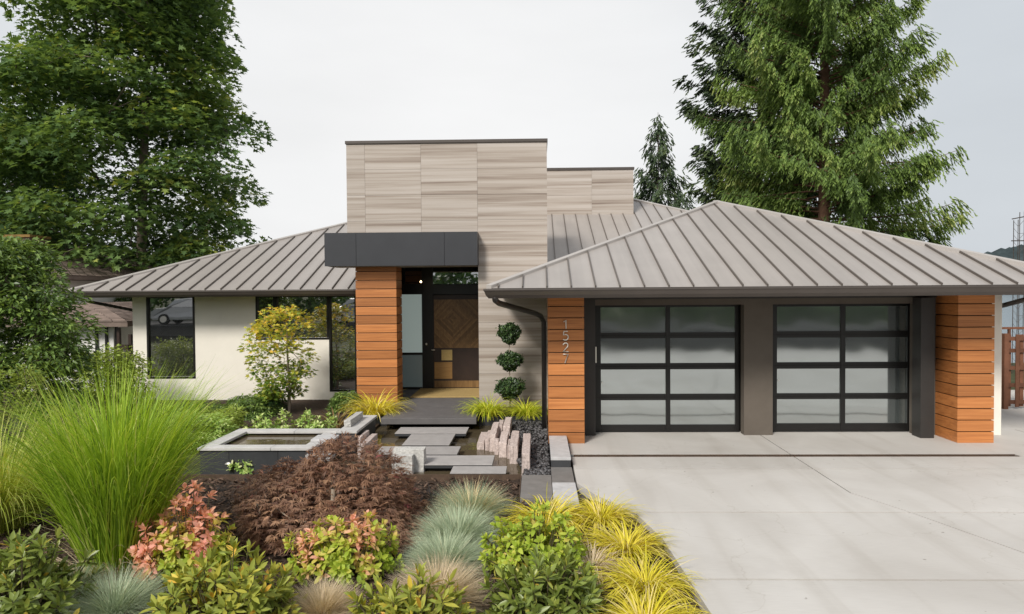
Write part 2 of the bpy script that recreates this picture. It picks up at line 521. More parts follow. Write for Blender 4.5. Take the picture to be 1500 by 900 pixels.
# ================================================================== SETTING
def terrain():
    xs = np.concatenate([np.linspace(-400, -40, 19), np.linspace(-36, 40, 77), np.linspace(44, 400, 19)])
    ys = np.concatenate([np.linspace(-400, -30, 12), np.linspace(-28, 60, 177), np.linspace(64, 200, 12)])
    X, Y = np.meshgrid(xs, ys)
    def ss(a, b_, t):
        t = np.clip((t - a) / (b_ - a), 0, 1); return t * t * (3 - 2 * t)
    Z = -.17 + .0 * X
    Z = Z - 6.5 * ss(27, 52, Y + .15 * np.abs(X) * 0)                      # falls to the lake behind the house
    Z = Z + 1.0 * ss(-5.2, -9, Y) * 1.0                                     # street bank behind the camera
    bed = (X > -14) & (X < 1.6) & (Y > 3) & (Y < 14)
    Z = Z + np.where(bed, .02 * np.sin(X * 5.1 + Y * 2) * np.sin(Y * 4.3), .05 * np.sin(X * .9) * np.sin(Y * .7))
    Z = np.where((X > -4) & (Y > 9.9) & (Y < 19) & (X < 0.6), -.34, Z)     # pond pit
    Z = np.where((X > .2) & (Y < 18) & (Y > -6), -.22, Z)
    V = np.stack([X, Y, Z], -1).reshape(-1, 3)
    nx, ny = len(xs), len(ys)
    i = np.arange(nx - 1)[None, :] + np.arange(ny - 1)[:, None] * nx
    F = np.stack([i, i + 1, i + 1 + nx, i + nx], -1).reshape(-1, 4)
    return np_mesh('ground', V, F, smooth=True)


tag(link('ground', terrain(), M['ground']), kind='structure')

# mulch bed sheet, finely bumped
def bed_sheet():
    nx, ny = 150, 110
    X, Y = np.meshgrid(np.linspace(-13.5, 1.48, nx), np.linspace(3.2, 10.33, ny))
    r_ = np.random.default_rng(5)
    Z = -.10 + .03 * r_.random(X.shape) + .03 * np.sin(X * 1.7 + 1) * np.sin(Y * 1.3)
    edge = 1.47 - .02 * (Y - 5.9)
    edge = np.where(Y > 7.6, 1.39 - (Y - 7.6) * .19, edge)
    edge = np.where(Y > 8.5, 1.20 - (Y - 8.5) * .53, edge)
    edge = np.where(Y > 9.3, -.26, edge)
    X = np.minimum(X, edge)
    V = np.stack([X, Y, Z], -1).reshape(-1, 3)
    i = np.arange(nx - 1)[None, :] + np.arange(ny - 1)[:, None] * nx
    F = np.stack([i, i + 1, i + 1 + nx, i + nx], -1).reshape(-1, 4)
    return np_mesh('garden_bed', V, F)


tag(link('garden_bed', bed_sheet(), M['mulch']), kind='structure')
# back planting bed by the house wall
MB().box(-11.2, -3.45, 12.5, 18.12, -.6, -.07).build('planting_bed', M['mulch'], kind='structure')

# driveway slabs with open joints
g = .011
LX = [(4.27, 14), (4.27, 9.4), (4.64, 8.55), (5.12, 7.2), (5.6, 5.6), (6.1, 4.0), (6.9, -4.6)]
def lx(y):
    for (xa, ya), (xb, yb) in zip(LX, LX[1:]):
        if yb <= y <= ya: return xa + (xb - xa) * (ya - y) / (ya - yb)
    return LX[-1][0]
def edge(y):
    pts = [(13.7, .56), (12.6, .56), (9.87, .56), (9.3, .78), (8.5, 1.22), (7.63, 1.39), (5.85, 1.48), (3, 1.6), (-4.6, 2.2)]
    for (ya, xa), (yb, xb) in zip(pts, pts[1:]):
        if yb <= y <= ya: return xa + (xb - xa) * (ya - y) / (ya - yb)
    return pts[-1][1]
dv = MB()
rows = [13.66, 11.60, 11.46, 10.66, 8.56, 6.56, 4.4, 2.2, 0, -2.3, -4.6]
for ya, yb in zip(rows, rows[1:]):
    if ya == 11.60: continue                       # the trench drain lies here
    gt = .018
    ysub = [ya - gt] + [y for y in (12.6, 9.87, 9.4, 9.3, 8.55, 8.5, 7.63, 7.2, 5.85, 5.6, 4.0, 3.0) if yb + .03 < y < ya - .03] + [yb + gt]
    left = [(edge(y), y) for y in ysub]; mid = [(lx(y), y) for y in ysub]
    dv.prism([(x - g, y) for x, y in mid][::1] + left[::-1] if False else left + [(x - g, y) for x, y in mid][::-1], -.12, 0)
    dv.prism([(x + g, y) for x, y in mid] + [(9.4 - g, ysub[-1]), (9.4 - g, ysub[0])], -.12, 0)
    dv.box(9.4 + g, 16, yb + gt, ya - gt, -.12, 0)
dv.box(.6, 7.88, 11.47, 11.45, -.12, 0) if False else None
dv.box(8.0, 9.4 - g, 11.46 + g, 11.60 - g, -.12, 0); dv.box(9.4 + g, 16, 11.46 + g, 11.60 - g, -.12, 0)
dv.box(8.9, 12.0, 13.66 + g, 16.4, -.12, 0); dv.box(12.0 + 2 * g, 20, 13.66 + g, 16.4, -.12, 0)
dv.box(8.9, 12.0, 16.4 + 2 * g, 19, -.12, 0); dv.box(12.0 + 2 * g, 20, 16.4 + 2 * g, 19, -.12, 0)
dv.build('driveway', M['concrete'], kind='structure')
MB().box(.55, 20, -4.6, 19, -.2, -.115).build('driveway_base', M['joint'], kind='structure')
t = root('trench_drain', 'long narrow rusty trench drain across the driveway in front of the garage', 'drain', (.6, 11.53, 0))
MB().box(.6, 7.98, 11.475, 11.585, -.1, -.012).build('channel', M['joint'], t)
gr = MB()
gr.box(.6, 7.98, 11.470, 11.486, -.02, .003); gr.box(.6, 7.98, 11.574, 11.59, -.02, .003)
for k in range(150):
    gr.box(.62 + k * .049, .645 + k * .049, 11.488, 11.572, -.01, .001)
gr.build('grate', M['steel'], t)

# street behind the camera (mirrored in the panes)
MB().box(-60, 60, -13, -5.5, .2, .86).build('road', M['asphalt'], kind='structure')

# lake and far shore
MB().face([(-3000, 36, -4.2), (3000, 36, -4.2), (3000, 3600, -4.2), (-3000, 3600, -4.2)]).build('lake', M['lake'], kind='structure')
def hills():
    xs = np.linspace(-2600, 2900, 900)
    r_ = np.random.default_rng(8)
    top = 62 + 26 * np.sin(xs / 420 + .6) + 14 * np.sin(xs / 150) + 5 * np.sin(xs / 47)
    top = np.where(xs > 300, 62 + np.clip(xs - 1000, -500, 900) * .12 + 7 * np.sin(xs / 60) + 5 * np.sin(xs / 21) + 6 * r_.random(len(xs)), top)
    top += r_.random(len(xs)) * 9
    rows_ = []
    for f, y, jit in ((0, 1500, 0), (.35, 1540, 6), (.7, 1640, 7), (1, 1760, 9), (.6, 1950, 0), (0, 2300, 0)):
        rows_.append(np.stack([xs, y + r_.random(len(xs)) * 20, -6 + (top + 6) * f + jit * r_.random(len(xs))], -1))
    V = np.concatenate(rows_); nx = len(xs)
    i = np.arange(nx - 1)[None, :] + np.arange(5)[:, None] * nx
    return np_mesh('hills', V, np.stack([i, i + 1, i + 1 + nx, i + nx], -1).reshape(-1, 4))
tag(link('hills', hills(), M['hills']), kind='structure')

# ================================================================== HOUSE
house = root('house', 'modern single storey house with grey metal hip roofs, limestone tower and double garage', 'house', (0, 18, 0))


def wall_holes(mb, x0, x1, z0, z1, holes, y, thick):
    """front-facing wall sheet with openings; holes = [(x0,x1,z0,z1)]"""
    xs = sorted({x0, x1} | {h[0] for h in holes} | {h[1] for h in holes})
    zs = sorted({z0, z1} | {h[2] for h in holes} | {h[3] for h in holes})
    solid = lambda i, j: 0 <= i < len(xs) - 1 and 0 <= j < len(zs) - 1 and not any(
        h[0] <= (xs[i] + xs[i + 1]) / 2 <= h[1] and h[2] <= (zs[j] + zs[j + 1]) / 2 <= h[3] for h in holes)
    for i in range(len(xs) - 1):
        for j in range(len(zs) - 1):
            if not solid(i, j): continue
            a, b_, c, d = xs[i], xs[i + 1], zs[j], zs[j + 1]
            mb.face([(a, y, c), (b_, y, c), (b_, y, d), (a, y, d)])
            mb.face([(a, y + thick, d), (b_, y + thick, d), (b_, y + thick, c), (a, y + thick, c)])
            if not solid(i - 1, j): mb.face([(a, y, c), (a, y, d), (a, y + thick, d), (a, y + thick, c)])
            if not solid(i + 1, j): mb.face([(b_, y, d), (b_, y, c), (b_, y + thick, c), (b_, y + thick, d)])
            if not solid(i, j - 1): mb.face([(a, y, c), (a, y + thick, c), (b_, y + thick, c), (b_, y, c)])
            if not solid(i, j + 1): mb.face([(a, y, d), (b_, y, d), (b_, y + thick, d), (a, y + thick, d)])
    return mb


# ---- left wing wall and windows
YW = 18.15
P = lambda u, v, Y=YW: at(u, v, Y)
w1 = (P(215, 500).x, P(286, 500).x, P(250, 555).z, 2.74)
w2a = (P(375, 500).x, P(482, 500).x, P(430, 498).z, 2.74)
w2b = (P(482, 500).x, P(523, 500).x, P(500, 574).z, 2.74)
XL = P(195, 500).x
mb = wall_holes(MB(), XL, -4.38, -.4, 2.74, [w1, w2a, w2b], YW, .28)
mb.box(XL, XL + .28, YW + .285, 38, -.4, 2.74)
mb.box(XL + .3, 11, 37.7, 38, -.4, 2.74)
mb.build('stucco_wall', M['cream'], house)
MB().box(P(395, 500).x, P(523, 500).x, YW - .02, YW - .003, P(450, 600).z - .03, P(450, 600).z + .02).build('base_flashing', M['soffit'], house)


def frame_ring(mb, x0, x1, z0, z1, y0, y1, wd):
    mb.box(x0, x1, y0, y1, z0, z0 + wd); mb.box(x0, x1, y0, y1, z1 - wd, z1)
    mb.box(x0, x0 + wd, y0, y1, z0 + wd, z1 - wd); mb.box(x1 - wd, x1, y0, y1, z0 + wd, z1 - wd)


def window(holes, extra=None):
    f = MB()
    for (a, b_, c, d) in holes:
        frame_ring(f, a + .003, b_ - .003, c + .003, d - .003, YW - .012, YW + .12, .055)
    fr = f.build('window', M['black'], house, bevel=.004)
    for (a, b_, c, d) in holes:
        MB().box(a + .05, b_ - .05, YW + .045, YW + .06, c + .05, d - .05).build('pane', M['pane'], fr)
    MB().box(holes[0][0], holes[-1][1], YW + .2, YW + .22, holes[-1][2] + .01, holes[0][3] - .005).build('blackout_lining', M['black'], fr)


window([w1])
xm = P(404, 500).x
window([(w2a[0], xm, w2a[2], w2a[3]), (xm, w2a[1], w2a[2], w2a[3]), w2b])

# ---- hip roofs
T = .396


def rib(mb, p, q, side, up=.040, wd=.010):
    """standing seam from p to q, lying on the roof; side = unit vector along the eave"""
    p, q, s = Vector(p), Vector(q), Vector(side)
    nrm = s.cross(q - p).normalized()
    if nrm.z < 0: nrm = -nrm
    a, b_ = p - nrm * .01, q - nrm * .01
    h = nrm * (up + .01)
    mb.hexa([a - s * wd, a + s * wd, b_ - s * wd, b_ + s * wd, a - s * wd + h, a + s * wd + h, b_ - s * wd + h, b_ + s * wd + h], 1)


def cap(mb, p, q, n1, n2, wd=.085, up=.055):
    """folded hip cap from p to q; n1, n2 = horizontal-ish directions lying on the two roof planes"""
    p, q = Vector(p), Vector(q)
    u = Vector((0, 0, up))
    for s in (Vector(n1), Vector(n2)):
        s = s.normalized() * wd
        a, b_ = p, q
        low = Vector((0, 0, -.02))
        mb.hexa([a + s + low, a + low, b_ + s + low, b_ + low, a + s + u * .85, a + u, b_ + s + u * .85, b_ + u])


def roof_name(name, faces, ribs, caps):
    n = len(faces.v)
    faces.v += ribs.v; faces.f += [tuple(i + n for i in f_) for f_ in ribs.f]; faces.m += ribs.m; faces.t += ribs.t
    o = faces.build(name, [M['roof'], M['seam']], house)
    caps.build('hip_cap', M['hipcap'], o)
    return o


SP = .406
# main roof: pyramid 11.9 each way
E0, ZE = 17.1, 2.88
x0, x1, ap = -11.95, 11.8, 11.875
cx_ = (x0 + x1) / 2; yA = E0 + ap; zA = ZE + ap * T
zf = lambda y: ZE + (y - E0) * T
TX0, TX1, TYB = -4.53, .27, 21.2
f = MB()
th = Vector((0, 0, 0))
f.face([(x0, E0, ZE), (TX0, E0, ZE), (TX0, TYB, zf(TYB)), (x0 + TYB - E0, TYB, zf(TYB))])
f.face([(TX1, E0, ZE), (x1, E0, ZE), (x1 - (TYB - E0), TYB, zf(TYB)), (TX1, TYB, zf(TYB))])
f.face([(x0 + TYB - E0, TYB, zf(TYB)), (x1 - (TYB - E0), TYB, zf(TYB)), (cx_, yA, zA)])
yB = E0 + 2 * ap
f.face([(x0, yB, ZE), (x0, E0, ZE), (cx_, yA, zA)])
f.face([(x1, E0, ZE), (x1, yB, ZE), (cx_, yA, zA)])
f.face([(x1, yB, ZE), (x0, yB, ZE), (cx_, yA, zA)])
rb = MB()
x = -4.72
k = 0
xs_ = [x0 + .16 + SP * i + .12 for i in range(58)]
for x in xs_:
    lim = min(x - x0, x1 - x)
    if lim < .25: continue
    ys = TYB if TX0 - .02 < x < TX1 + .02 else E0 + .01
    if E0 + lim - ys < .15: continue
    rib(rb, (x, ys, zf(ys)), (x, E0 + lim - .1, zf(E0 + lim - .1)), (1, 0, 0))
for i in range(58):
    y = E0 + .28 + SP * i
    lim = min(y - E0, yB - y)
    if lim < .25: continue
    rib(rb, (x0 + .01, y, ZE), (x0 + lim - .1, y, ZE + (lim - .1) * T), (0, 1, 0))
    rib(rb, (x1 - .01, y, ZE), (x1 - lim + .1, y, ZE + (lim - .1) * T), (0, 1, 0))
cp = MB()
cap(cp, (x0, E0, ZE), (cx_, yA, zA), (1, 0, 0), (0, 1, T) if False else (0, 1, T))
cap(cp, (x1, E0, ZE), (cx_, yA, zA), (-1, 0, 0), (0, 1, T))
roof_name('metal_roof', f, rb, cp)


def gutter(path, outs, z, name, pc=((.0, .0), (.125, .0), (.128, -.03), (.112, -.05), (.09, -.11), (.045, -.165), (.0, -.165))):
    """K-profile gutter along a path of eave corners; outs = outward mitre vector per corner"""
    mb = MB()
    P_ = [[(p[0] + o[0] * a, p[1] + o[1] * a, z + b_) for a, b_ in pc] for p, o in zip(path, outs)]
    for A, B in zip(P_, P_[1:]):
        for k in range(len(pc)):
            j = (k + 1) % len(pc)
            mb.face([A[k], A[j], B[j], B[k]])
    mb.face(P_[0]); mb.face(list(reversed(P_[-1])))
    return mb.build(name, M['gutter'], house)


gutter([(x0 + .1, 36, 0), (x0 + .1, E0 + .1, 0), (TX0 + .1, E0 + .1, 0)], [(-1, 0), (-1, -1), (0, -1)], ZE - .005, 'gutter')
sf = MB()
sf.face([(x0 + .1, E0 + .1, ZE - .14), (TX0, E0 + .1, ZE - .14), (TX0, YW, ZE - .14), (x0 + .1, YW, ZE - .14)])
sf.face([(x0 + .1, YW, ZE - .14), (XL, YW, ZE - .14), (XL, 36, ZE - .14), (x0 + .1, 36, ZE - .14)])
sf.build('soffit', M['soffit'], house)
# eave downspout elbow at the far left corner
MB().tube([(x0 + .15, E0 + .6, 2.72), (x0 + .16, E0 + .62, 2.60), (XL - .16, YW + .25, 2.36), (XL - .07, YW + .3, 2.24), (XL - .07, YW + .3, -.2)], .04, 8).build('downspout', M['pipe'], house, True)

# garage roof
G0, GZ, gx0, gx1 = 11.4, 2.845, -.85, 9.50
gw = (gx1 - gx0) / 2; gc = (gx0 + gx1) / 2; gA = G0 + gw; gzA = GZ + gw * T; gB = 22.6
f = MB()
f.face([(gx0, G0, GZ), (gx1, G0, GZ), (gc, gA, gzA)])
f.face([(gx0, gB, GZ), (gx0, G0, GZ), (gc, gA, gzA), (gc, gB, gzA)])
f.face([(gx1, G0, GZ), (gx1, gB, GZ), (gc, gB, gzA), (gc, gA, gzA)])
f.face([(gx1, gB, GZ), (gx0, gB, GZ), (gc, gB, gzA)])
rb = MB()
for i in range(26):
    x = gx0 + .22 + SP * i - .02
    lim = min(x - gx0, gx1 - x)
    if lim < .15: continue
    rib(rb, (x, G0 + .005, GZ), (x, G0 + lim - .08, GZ + (lim - .08) * T), (1, 0, 0))
for i in range(28):
    y = G0 + .25 + SP * i
    lim = min(y - G0, gw)
    if lim < .2: continue
    rib(rb, (gx1 - .01, y, GZ), (gx1 - lim + .08, y, GZ + (lim - .08) * T), (0, 1, 0))
    if y < 16: rib(rb, (gx0 + .01, y, GZ), (gx0 + min(lim, 1.0), y, GZ + min(lim, 1.0) * T), (0, 1, 0))
cp = MB()
cap(cp, (gx0, G0, GZ), (gc, gA, gzA), (1, 0, 0), (0, 1, 0), up=.06)
cap(cp, (gx1, G0, GZ), (gc, gA, gzA), (-1, 0, 0), (0, 1, 0), up=.06)
cap(cp, (gc, gA, gzA), (gc, gB, gzA), (1, 0, -T), (-1, 0, -T), up=.06)
roof_name('garage_roof', f, rb, cp)
gutter([(gx0 + .08, 16.2, 0), (gx0 + .08, G0 + .08, 0), (gx1 - .08, G0 + .08, 0), (gx1 - .08, 22, 0)], [(-1, 0), (-1, -1), (1, -1), (1, 0)], GZ - .006, 'gutter')
YG = 13.16
MB().face([(gx0 + .08, G0 + .08, 2.70), (gx1 - .08, G0 + .08, 2.70), (gx1 - .08, 16.2, 2.70), (gx0 + .08, 16.2, 2.70)]).build('soffit', M['soffit'], house)

# ---- limestone tower
YT = 16.25
TB, TH, TZ = 3.60, 6.33, .61
xA = at(508, 300, YT).x; xB = at(535, 300, YT).x; xC = at(617, 300, YT).x; xD = at(699.5, 300, YT).x; xE = at(801.5, 300, YT).x
st = MB()
J = .0022
for (a, b_, zlo) in ((xA, xB, TB), (xB, xC, TB), (xC, xD, TB), (xD, xE, -.3)):
    z = TH
    zoff = .0
    while z > zlo + .02:
        z2 = max(zlo, z - TZ)
        st.box(a + J, b_ - J, YT, YT + .04, z2 + J, z - J)
        z = z2
core = MB()
core.box(xA + .006, xD, YT + .03, 21.4, TB, TH - .004)
core.box(xD + .002, xE - .006, YT + .03, 19.2, -.3, TH - .004)
tw = st.build('limestone_cladding', M['stone'], house)
core.build('tower_core', M['stone'], tw)
cpb = MB()
cpb.box(xA - .02, xE + .02, YT - .03, YT + .09, TH, TH + .075)
cpb.box(xA - .02, xA + .09, YT + .092, 21.4, TH, TH + .075); cpb.box(xE - .09, xE + .02, YT + .092, 21.4, TH, TH + .075)
cpb.build('parapet_cap', M['gutter'], tw, bevel=.006)
# the box behind, on the main roof
YP = 23.5
px0, px1 = -1.0, at(928, 300, YP).x
pzt, pzb = at(870, 246.5, YP).z, at(870, 318.5, YP).z
st = MB()
z = pzt - .06
xm_ = at(867, 300, YP).x
rowsz = [pzt - .06, at(870, 286, YP).z, pzb - .02]
for za, zb in zip(rowsz, rowsz[1:]):
    st.box(px0, xm_ - J, YP, YP + .04, zb + J, za - J); st.box(xm_ + J, px1, YP, YP + .04, zb + J, za - J)
pb = st.build('roof_box_cladding', M['stone'], house)
MB().box(px0 + .01, px1 - .006, YP + .03, 28, pzb - 1.5, pzt - .07).build('roof_box_core', M['stone'], pb)
k_ = MB(); k_.box(px0, px1 + .03, YP - .03, 28, pzt - .06, pzt + .02)
k_.box(px0, px1 + .04, YP - .07, YP - .004, pzb - .06, pzb - .0)
k_.build('parapet_cap', M['gutter'], pb)

# ---- canopy
YC = 15.85
c0, c1, c2, c3 = (at(u, 365, YC).x for u in (475, 521.5, 651, 699.5))
czt, czb = at(590, 340.5, YC).z, at(590, 389.5, YC).z
cn = MB()
for a, b_ in ((c0, c1), (c1, c2), (c2, c3)):
    cn.box(a + .004, b_ - .004, YC, YC + .03, czb, czt)
cn.box(c0 + .006, c3 - .006, YC + .025, YT - .004, czb + .004, czt - .004)
cn.box(c0 + .006, xA - .02, YT - .002, YT + 1.1, czb + .2, czt - .004)
can = cn.build('canopy', M['canopy'], house)
MB().box(c0 + .1, c3 - .05, YC + .05, YT + .4, czb - .012, czb + .0).build('canopy_soffit', M['soffit'], can)

# ---- cedar pillars
def pillar(xa, xb, ya, yb, z0, z1, bh=.21, gap=.016, inset=.03):
    core = MB().box(xa + inset, xb - inset, ya + inset, yb - inset, z0 + .01, z1 - .01).build('cedar_pillar', M['gap'], house)
    b = MB()
    z = z0
    while z < z1 - .03:
        zt = min(z + bh - gap, z1)
        b.box(xa, xb, ya, yb, z, zt)
        z += bh
    b.build('cedar_boards', M['cedar'], core, bevel=.003)
    return core


pe0, pe1 = at(522, 500, YT - .02).x, at(581.5, 500, YT - .02).x
pillar(pe0, pe1, YT - .03, YT + .62, .155, 3.42)
YGP = 12.46
gp0, gp1 = at(803, 550, YGP).x, at(856, 550, YGP).x
pg = pillar(gp0, gp1, YGP, YG - .004, .0, 2.70)
rp0, rp1 = at(1403, 550, YGP).x, at(1456.5, 550, YGP).x
pillar(rp0, rp1, YGP, YG - .004, .0, 2.70)

# house number, drawn as brushed metal strokes standing off the boards
def digit(ch, c, h, parent):
    """single-line digit as a small round tube"""
    S = {'1': [[(-.22, .28), (.05, .5), (.05, -.5)]],
         '5': [[(.26, .5), (-.20, .5), (-.24, .06), (-.05, .14), (.14, .12), (.27, -.02), (.30, -.18), (.24, -.36), (.08, -.49), (-.1, -.5), (-.28, -.40)]],
         '2': [[(-.27, .26), (-.22, .40), (-.08, .49), (.08, .49), (.23, .40), (.27, .24), (.22, .08), (-.28, -.5), (.30, -.5)]],
         '7': [[(-.28, .5), (.28, .5), (-.08, -.5)]]}[ch]
    mb = MB()
    for ln in S:
        mb.tube([(c.x + a * h, c.y, c.z + b_ * h) for a, b_ in ln], .0115, 6)
    return mb.build('house_number', M['chrome'], parent, True)


for ch, v in (('1', 475.5), ('5', 492), ('2', 509), ('7', 525.5)):
    digit(ch, at(828.5, v, YGP - .018), at(0, 480, YGP).z - at(0, 492.6, YGP).z, pg)

# ---- garage front wall and doors
YD = 13.46
d1 = (at(871, 540, YG).x, at(1090, 540, YG).x)
d2 = (at(1132, 540, YG).x, at(1341.5, 540, YG).x)
zh = at(1000, 447, YG).z
mb = wall_holes(MB(), gp0 + .03, rp1 - .3, -.05, 2.699, [(d1[0], d1[1], -.05, zh), (d2[0], d2[1], -.05, zh)], YG, .22)
mb.build('garage_wall', M['greystucco'], house)
MB().box(rp1 - .296, at(1467, 540, YG).x, YG - .002, 24, -.3, 2.70).build('cream_side_wall', M['cream'], house)
MB().box(.262, .42, YG + .24, 19.5, -.3, 2.7).build('cream_side_wall', M['cream'], house)
tr = MB()
tr.box(gp1 + .002, at(872, 540, YG).x, YG - .03, YG - .004, .0, 2.62)
tr.build('door_jamb_trim', M['darktrim'], house, bevel=.004)
tr = MB()
tr.box(at(1349, 540, YG - .3).x, at(1369, 540, YG - .3).x, YG - .30, YG - .004, .0, 2.62)
tr.build('door_jamb_trim', M['darktrim'], house, bevel=.004)
MB().box(gp1 + .004, rp0 - .004, YG - .05, YG - .006, 2.625, 2.69).build('header_trim', M['darktrim'], house)


def garage_door(xa, xb, u_l, u_m, u_r, vs, first):
    zt = zh + .03
    f = MB()
    xs = [at(u, 540, YD).x for u in (u_l[0], u_l[1], u_m[0], u_m[1], u_r[0], u_r[1])]
    zz = [(at(1000 if first else 1230, a, YD).z, at(1000 if first else 1230, b_, YD).z) for a, b_ in vs]
    # stiles
    for a, b_ in ((xa + .01, xs[1]), (xs[2], xs[3]), (xs[4], xb - .01)):
        f.box(a, b_, YD - .03, YD + .03, .015, zt)
    edges = [zt] + [q for p in zz for q in p] + [.015]
    for a, b_ in ((xs[1], xs[2]), (xs[3], xs[4])):
        for k in range(0, len(edges), 2):
            f.box(a + .001, b_ - .001, YD - .024, YD + .026, edges[k + 1], edges[k])
    d = f.build('garage_door', M['black'], house, bevel=.004)
    for a, b_ in ((xs[1], xs[2]), (xs[3], xs[4])):
        for zt_, zb_ in zz:
            MB().box(a - .01, b_ + .01, YD + .0, YD + .012, zb_ - .01, zt_ + .01).build('glass_panel', M['frost'], d)
    MB().box(xa - .15, xb + .15, YD + .034, YD + .05, .01, zt + .15).build('added_backing', M['black'], d)  # black sheet added behind the door to block light through the gaps
    s = MB()
    for k in range(1, 4):
        zc = (zz[k - 1][1] + zz[k][0]) / 2
        s.box(xa + .012, xb - .012, YD - .033, YD - .0305, zc - .004, zc + .004)
    s.build('section_joint', M['gap'], d)
    return d


vs = [(450, 487), (495.5, 532), (541, 577), (586, 622)]
gd = garage_door(d1[0], d1[1], (873, 880), (975, 981.5), (1076.5, 1087), vs, True)
MB().box(at(870.3, 540, YD).x, at(872.3, 540, YD).x + .015, YD - .10, YD - .06, at(871, 531, YD).z, at(871, 508, YD).z).build('handle', M['chrome'], gd)
MB().lathe((at(881.5, 540, YD).x, YD - .045, at(881, 560, YD).z), [(0, -.012), (.012, -.008), (.014, 0), (.012, .008), (0, .012)], 10).build('lock', M['chrome'], gd)
vs = [(449, 485), (494.5, 530.5), (540, 576), (584.5, 620)]
gd = garage_door(d2[0], d2[1], (1132, 1137.5), (1230.5, 1237.5), (1330.5, 1338), vs, False)
MB().lathe((at(1139, 540, YD).x, YD - .045, at(1139, 557, YD).z), [(0, -.012), (.012, -.008), (.014, 0), (.012, .008), (0, .012)], 10).build('lock', M['chrome'], gd)

# ---- downspout at the garage's left corner
dp_ = [at(725, 434, 11.46), at(725.5, 440, 11.5), at(731, 444.5, 11.8), at(740, 447, 12.2), at(784, 459.5, 13.7), at(792, 463, 13.9), at(796.5, 472, 14.0)]
bx = at(796.8, 500, 14.0).x
MB().tube(dp_ + [(bx, 14.0, 1.9), (bx, 14.0, -.05)], .052, 10).build('downspout', M['pipe'], house, True)
MB().tube([at(1512, 434, 12.2), at(1506, 438, 12.4), at(1470, 447.5, 13.3), at(1463, 449, 13.4), (at(1463, 0, 13.5).x + .1, 13.6, 2.3), (at(1463, 0, 13.5).x + .1, 13.7, 0)], .045, 10).build('downspout', M['pipe'], house, True)

# ---- entry recess
YE = 18.5
en = MB()
rx0, rx1 = -4.15, xD
en.box(rx0 - .1, rx0, YT + .62, YE + .3, .0, TB); en.box(rx0, rx1, YT + .3, YE + .3, TB - .04, TB - .003) if False else None
en.box(rx0 - .2, rx1 + .3, YE + .08, YE + .2, .0, TB)
en.box(rx0, rx1, YT + .05, YE + .08, TB, TB + .05)
en.box(rx0 - .1, -3.9, YT + .6, YT + .68, .0, TB)
en.build('entry_recess', M['black'], house)
# jambs and rails of the dark entry frame
E = lambda u, v: at(u, v, YE)
fr = MB()
def bar(u0, u1, v0, v1, ya=-.05, yb=.05):
    a, b_ = E(u0, v1), E(u1, v0)
    fr.box(a.x, b_.x, YE + ya, YE + yb, a.z, b_.z)
bar(572, 586.3, 385, 570); bar(619.5, 634, 391, 570); bar(586.5, 619.3, 416, 431.7); bar(586.5, 619.3, 516.5, 520); bar(586.5, 619.3, 567, 570)
bar(634.2, 722, 416.3, 431.5); bar(623, 722, 386, 391.3, -.049)
frm = fr.build('entry_frame', M['black'], house, bevel=.004)
def pane_(u0, u1, v0, v1, nm, m, par, y=0.):
    a, b_ = E(u0, v1), E(u1, v0)
    return MB().box(a.x, b_.x, YE + y, YE + y + .012, a.z, b_.z).build(nm, m, par)
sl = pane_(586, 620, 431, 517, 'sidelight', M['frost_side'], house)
pane_(586, 620, 519.5, 568, 'low_sidelight', M['frost_low'], house)
pane_(634, 722, 391, 416.5, 'transom_window', M['pane'], house)
pane_(586, 620, 391, 416.5, 'transom_window', M['pane'], house, .002)
# front door: dark frame with a big chevron panel, small yellow square, brown square, dark panel, bottom rail
YDR = YE - .02
fd = MB()
a, b_ = E(634.3, 569), E(722, 431.8)
fd.box(a.x, b_.x, YDR, YDR + .055, a.z, b_.z)
door = fd.build('front_door', M['walnut'], house, bevel=.004)
M['oakdoor'] = grained('brown_oak_veneer', [(.25, (.12, .066, .024)), (.5, (.22, .125, .048)), (.75, (.30, .18, .075))], (26, 26, 2.2), .4, 5, .03, .45, tint_amt=.28)
M['blond'] = grained('blond_veneer', [(.2, (.48, .34, .12)), (.8, (.62, .47, .2))], (20, 20, 20), .45, 3, .02)
M['midwood'] = grained('mid_brown_veneer', [(.2, (.28, .15, .05)), (.8, (.44, .26, .095))], (3, 3, 30), .45, 3, .02)
# chevron panel: mitred strips round a diamond
A, B = E(636.5, 510), E(722, 438.5)
cxp, czp = E(663.5, 468).x, E(663.5, 468).z
chev = MB()
y0_ = YDR - .006
nst = 17
import itertools
def clip(poly, xa, xb, za, zb):
    for ax, lim, sgn in ((0, xa, 1), (0, xb, -1), (1, za, 1), (1, zb, -1)):
        out = []
        for p, q in zip(poly, poly[1:] + poly[:1]):
            pi, qi = (p[ax] - lim) * sgn >= 0, (q[ax] - lim) * sgn >= 0
            if pi: out.append(p)
            if pi != qi:
                k = (lim - p[ax]) / (q[ax] - p[ax]); out.append((p[0] + (q[0] - p[0]) * k, p[1] + (q[1] - p[1]) * k))
        poly = out
        if not poly: return []
    return poly
st_ = .062
for k in range(28):
    r0, r1 = k * st_, (k + 1) * st_ - .0025
    for sx, sz in ((1, 1), (1, -1), (-1, 1), (-1, -1)):
        poly = [(cxp + sx * r0, czp), (cxp + sx * r1, czp), (cxp, czp + sz * r1), (cxp, czp + sz * r0)]
        poly = clip(poly, A.x, B.x, A.z, B.z)
        if len(poly) >= 3:
            chev.face([(p[0], y0_, p[1]) for p in poly], 0, random.random())
chev.build('chevron_panel', M['oakdoor'], door)
def inlay(u0, u1, v0, v1, nm, m, y=-.007):
    a, b_ = E(u0, v1), E(u1, v0)
    MB().box(a.x, b_.x, YDR + y, YDR + .002, a.z, b_.z).build(nm, m, door)
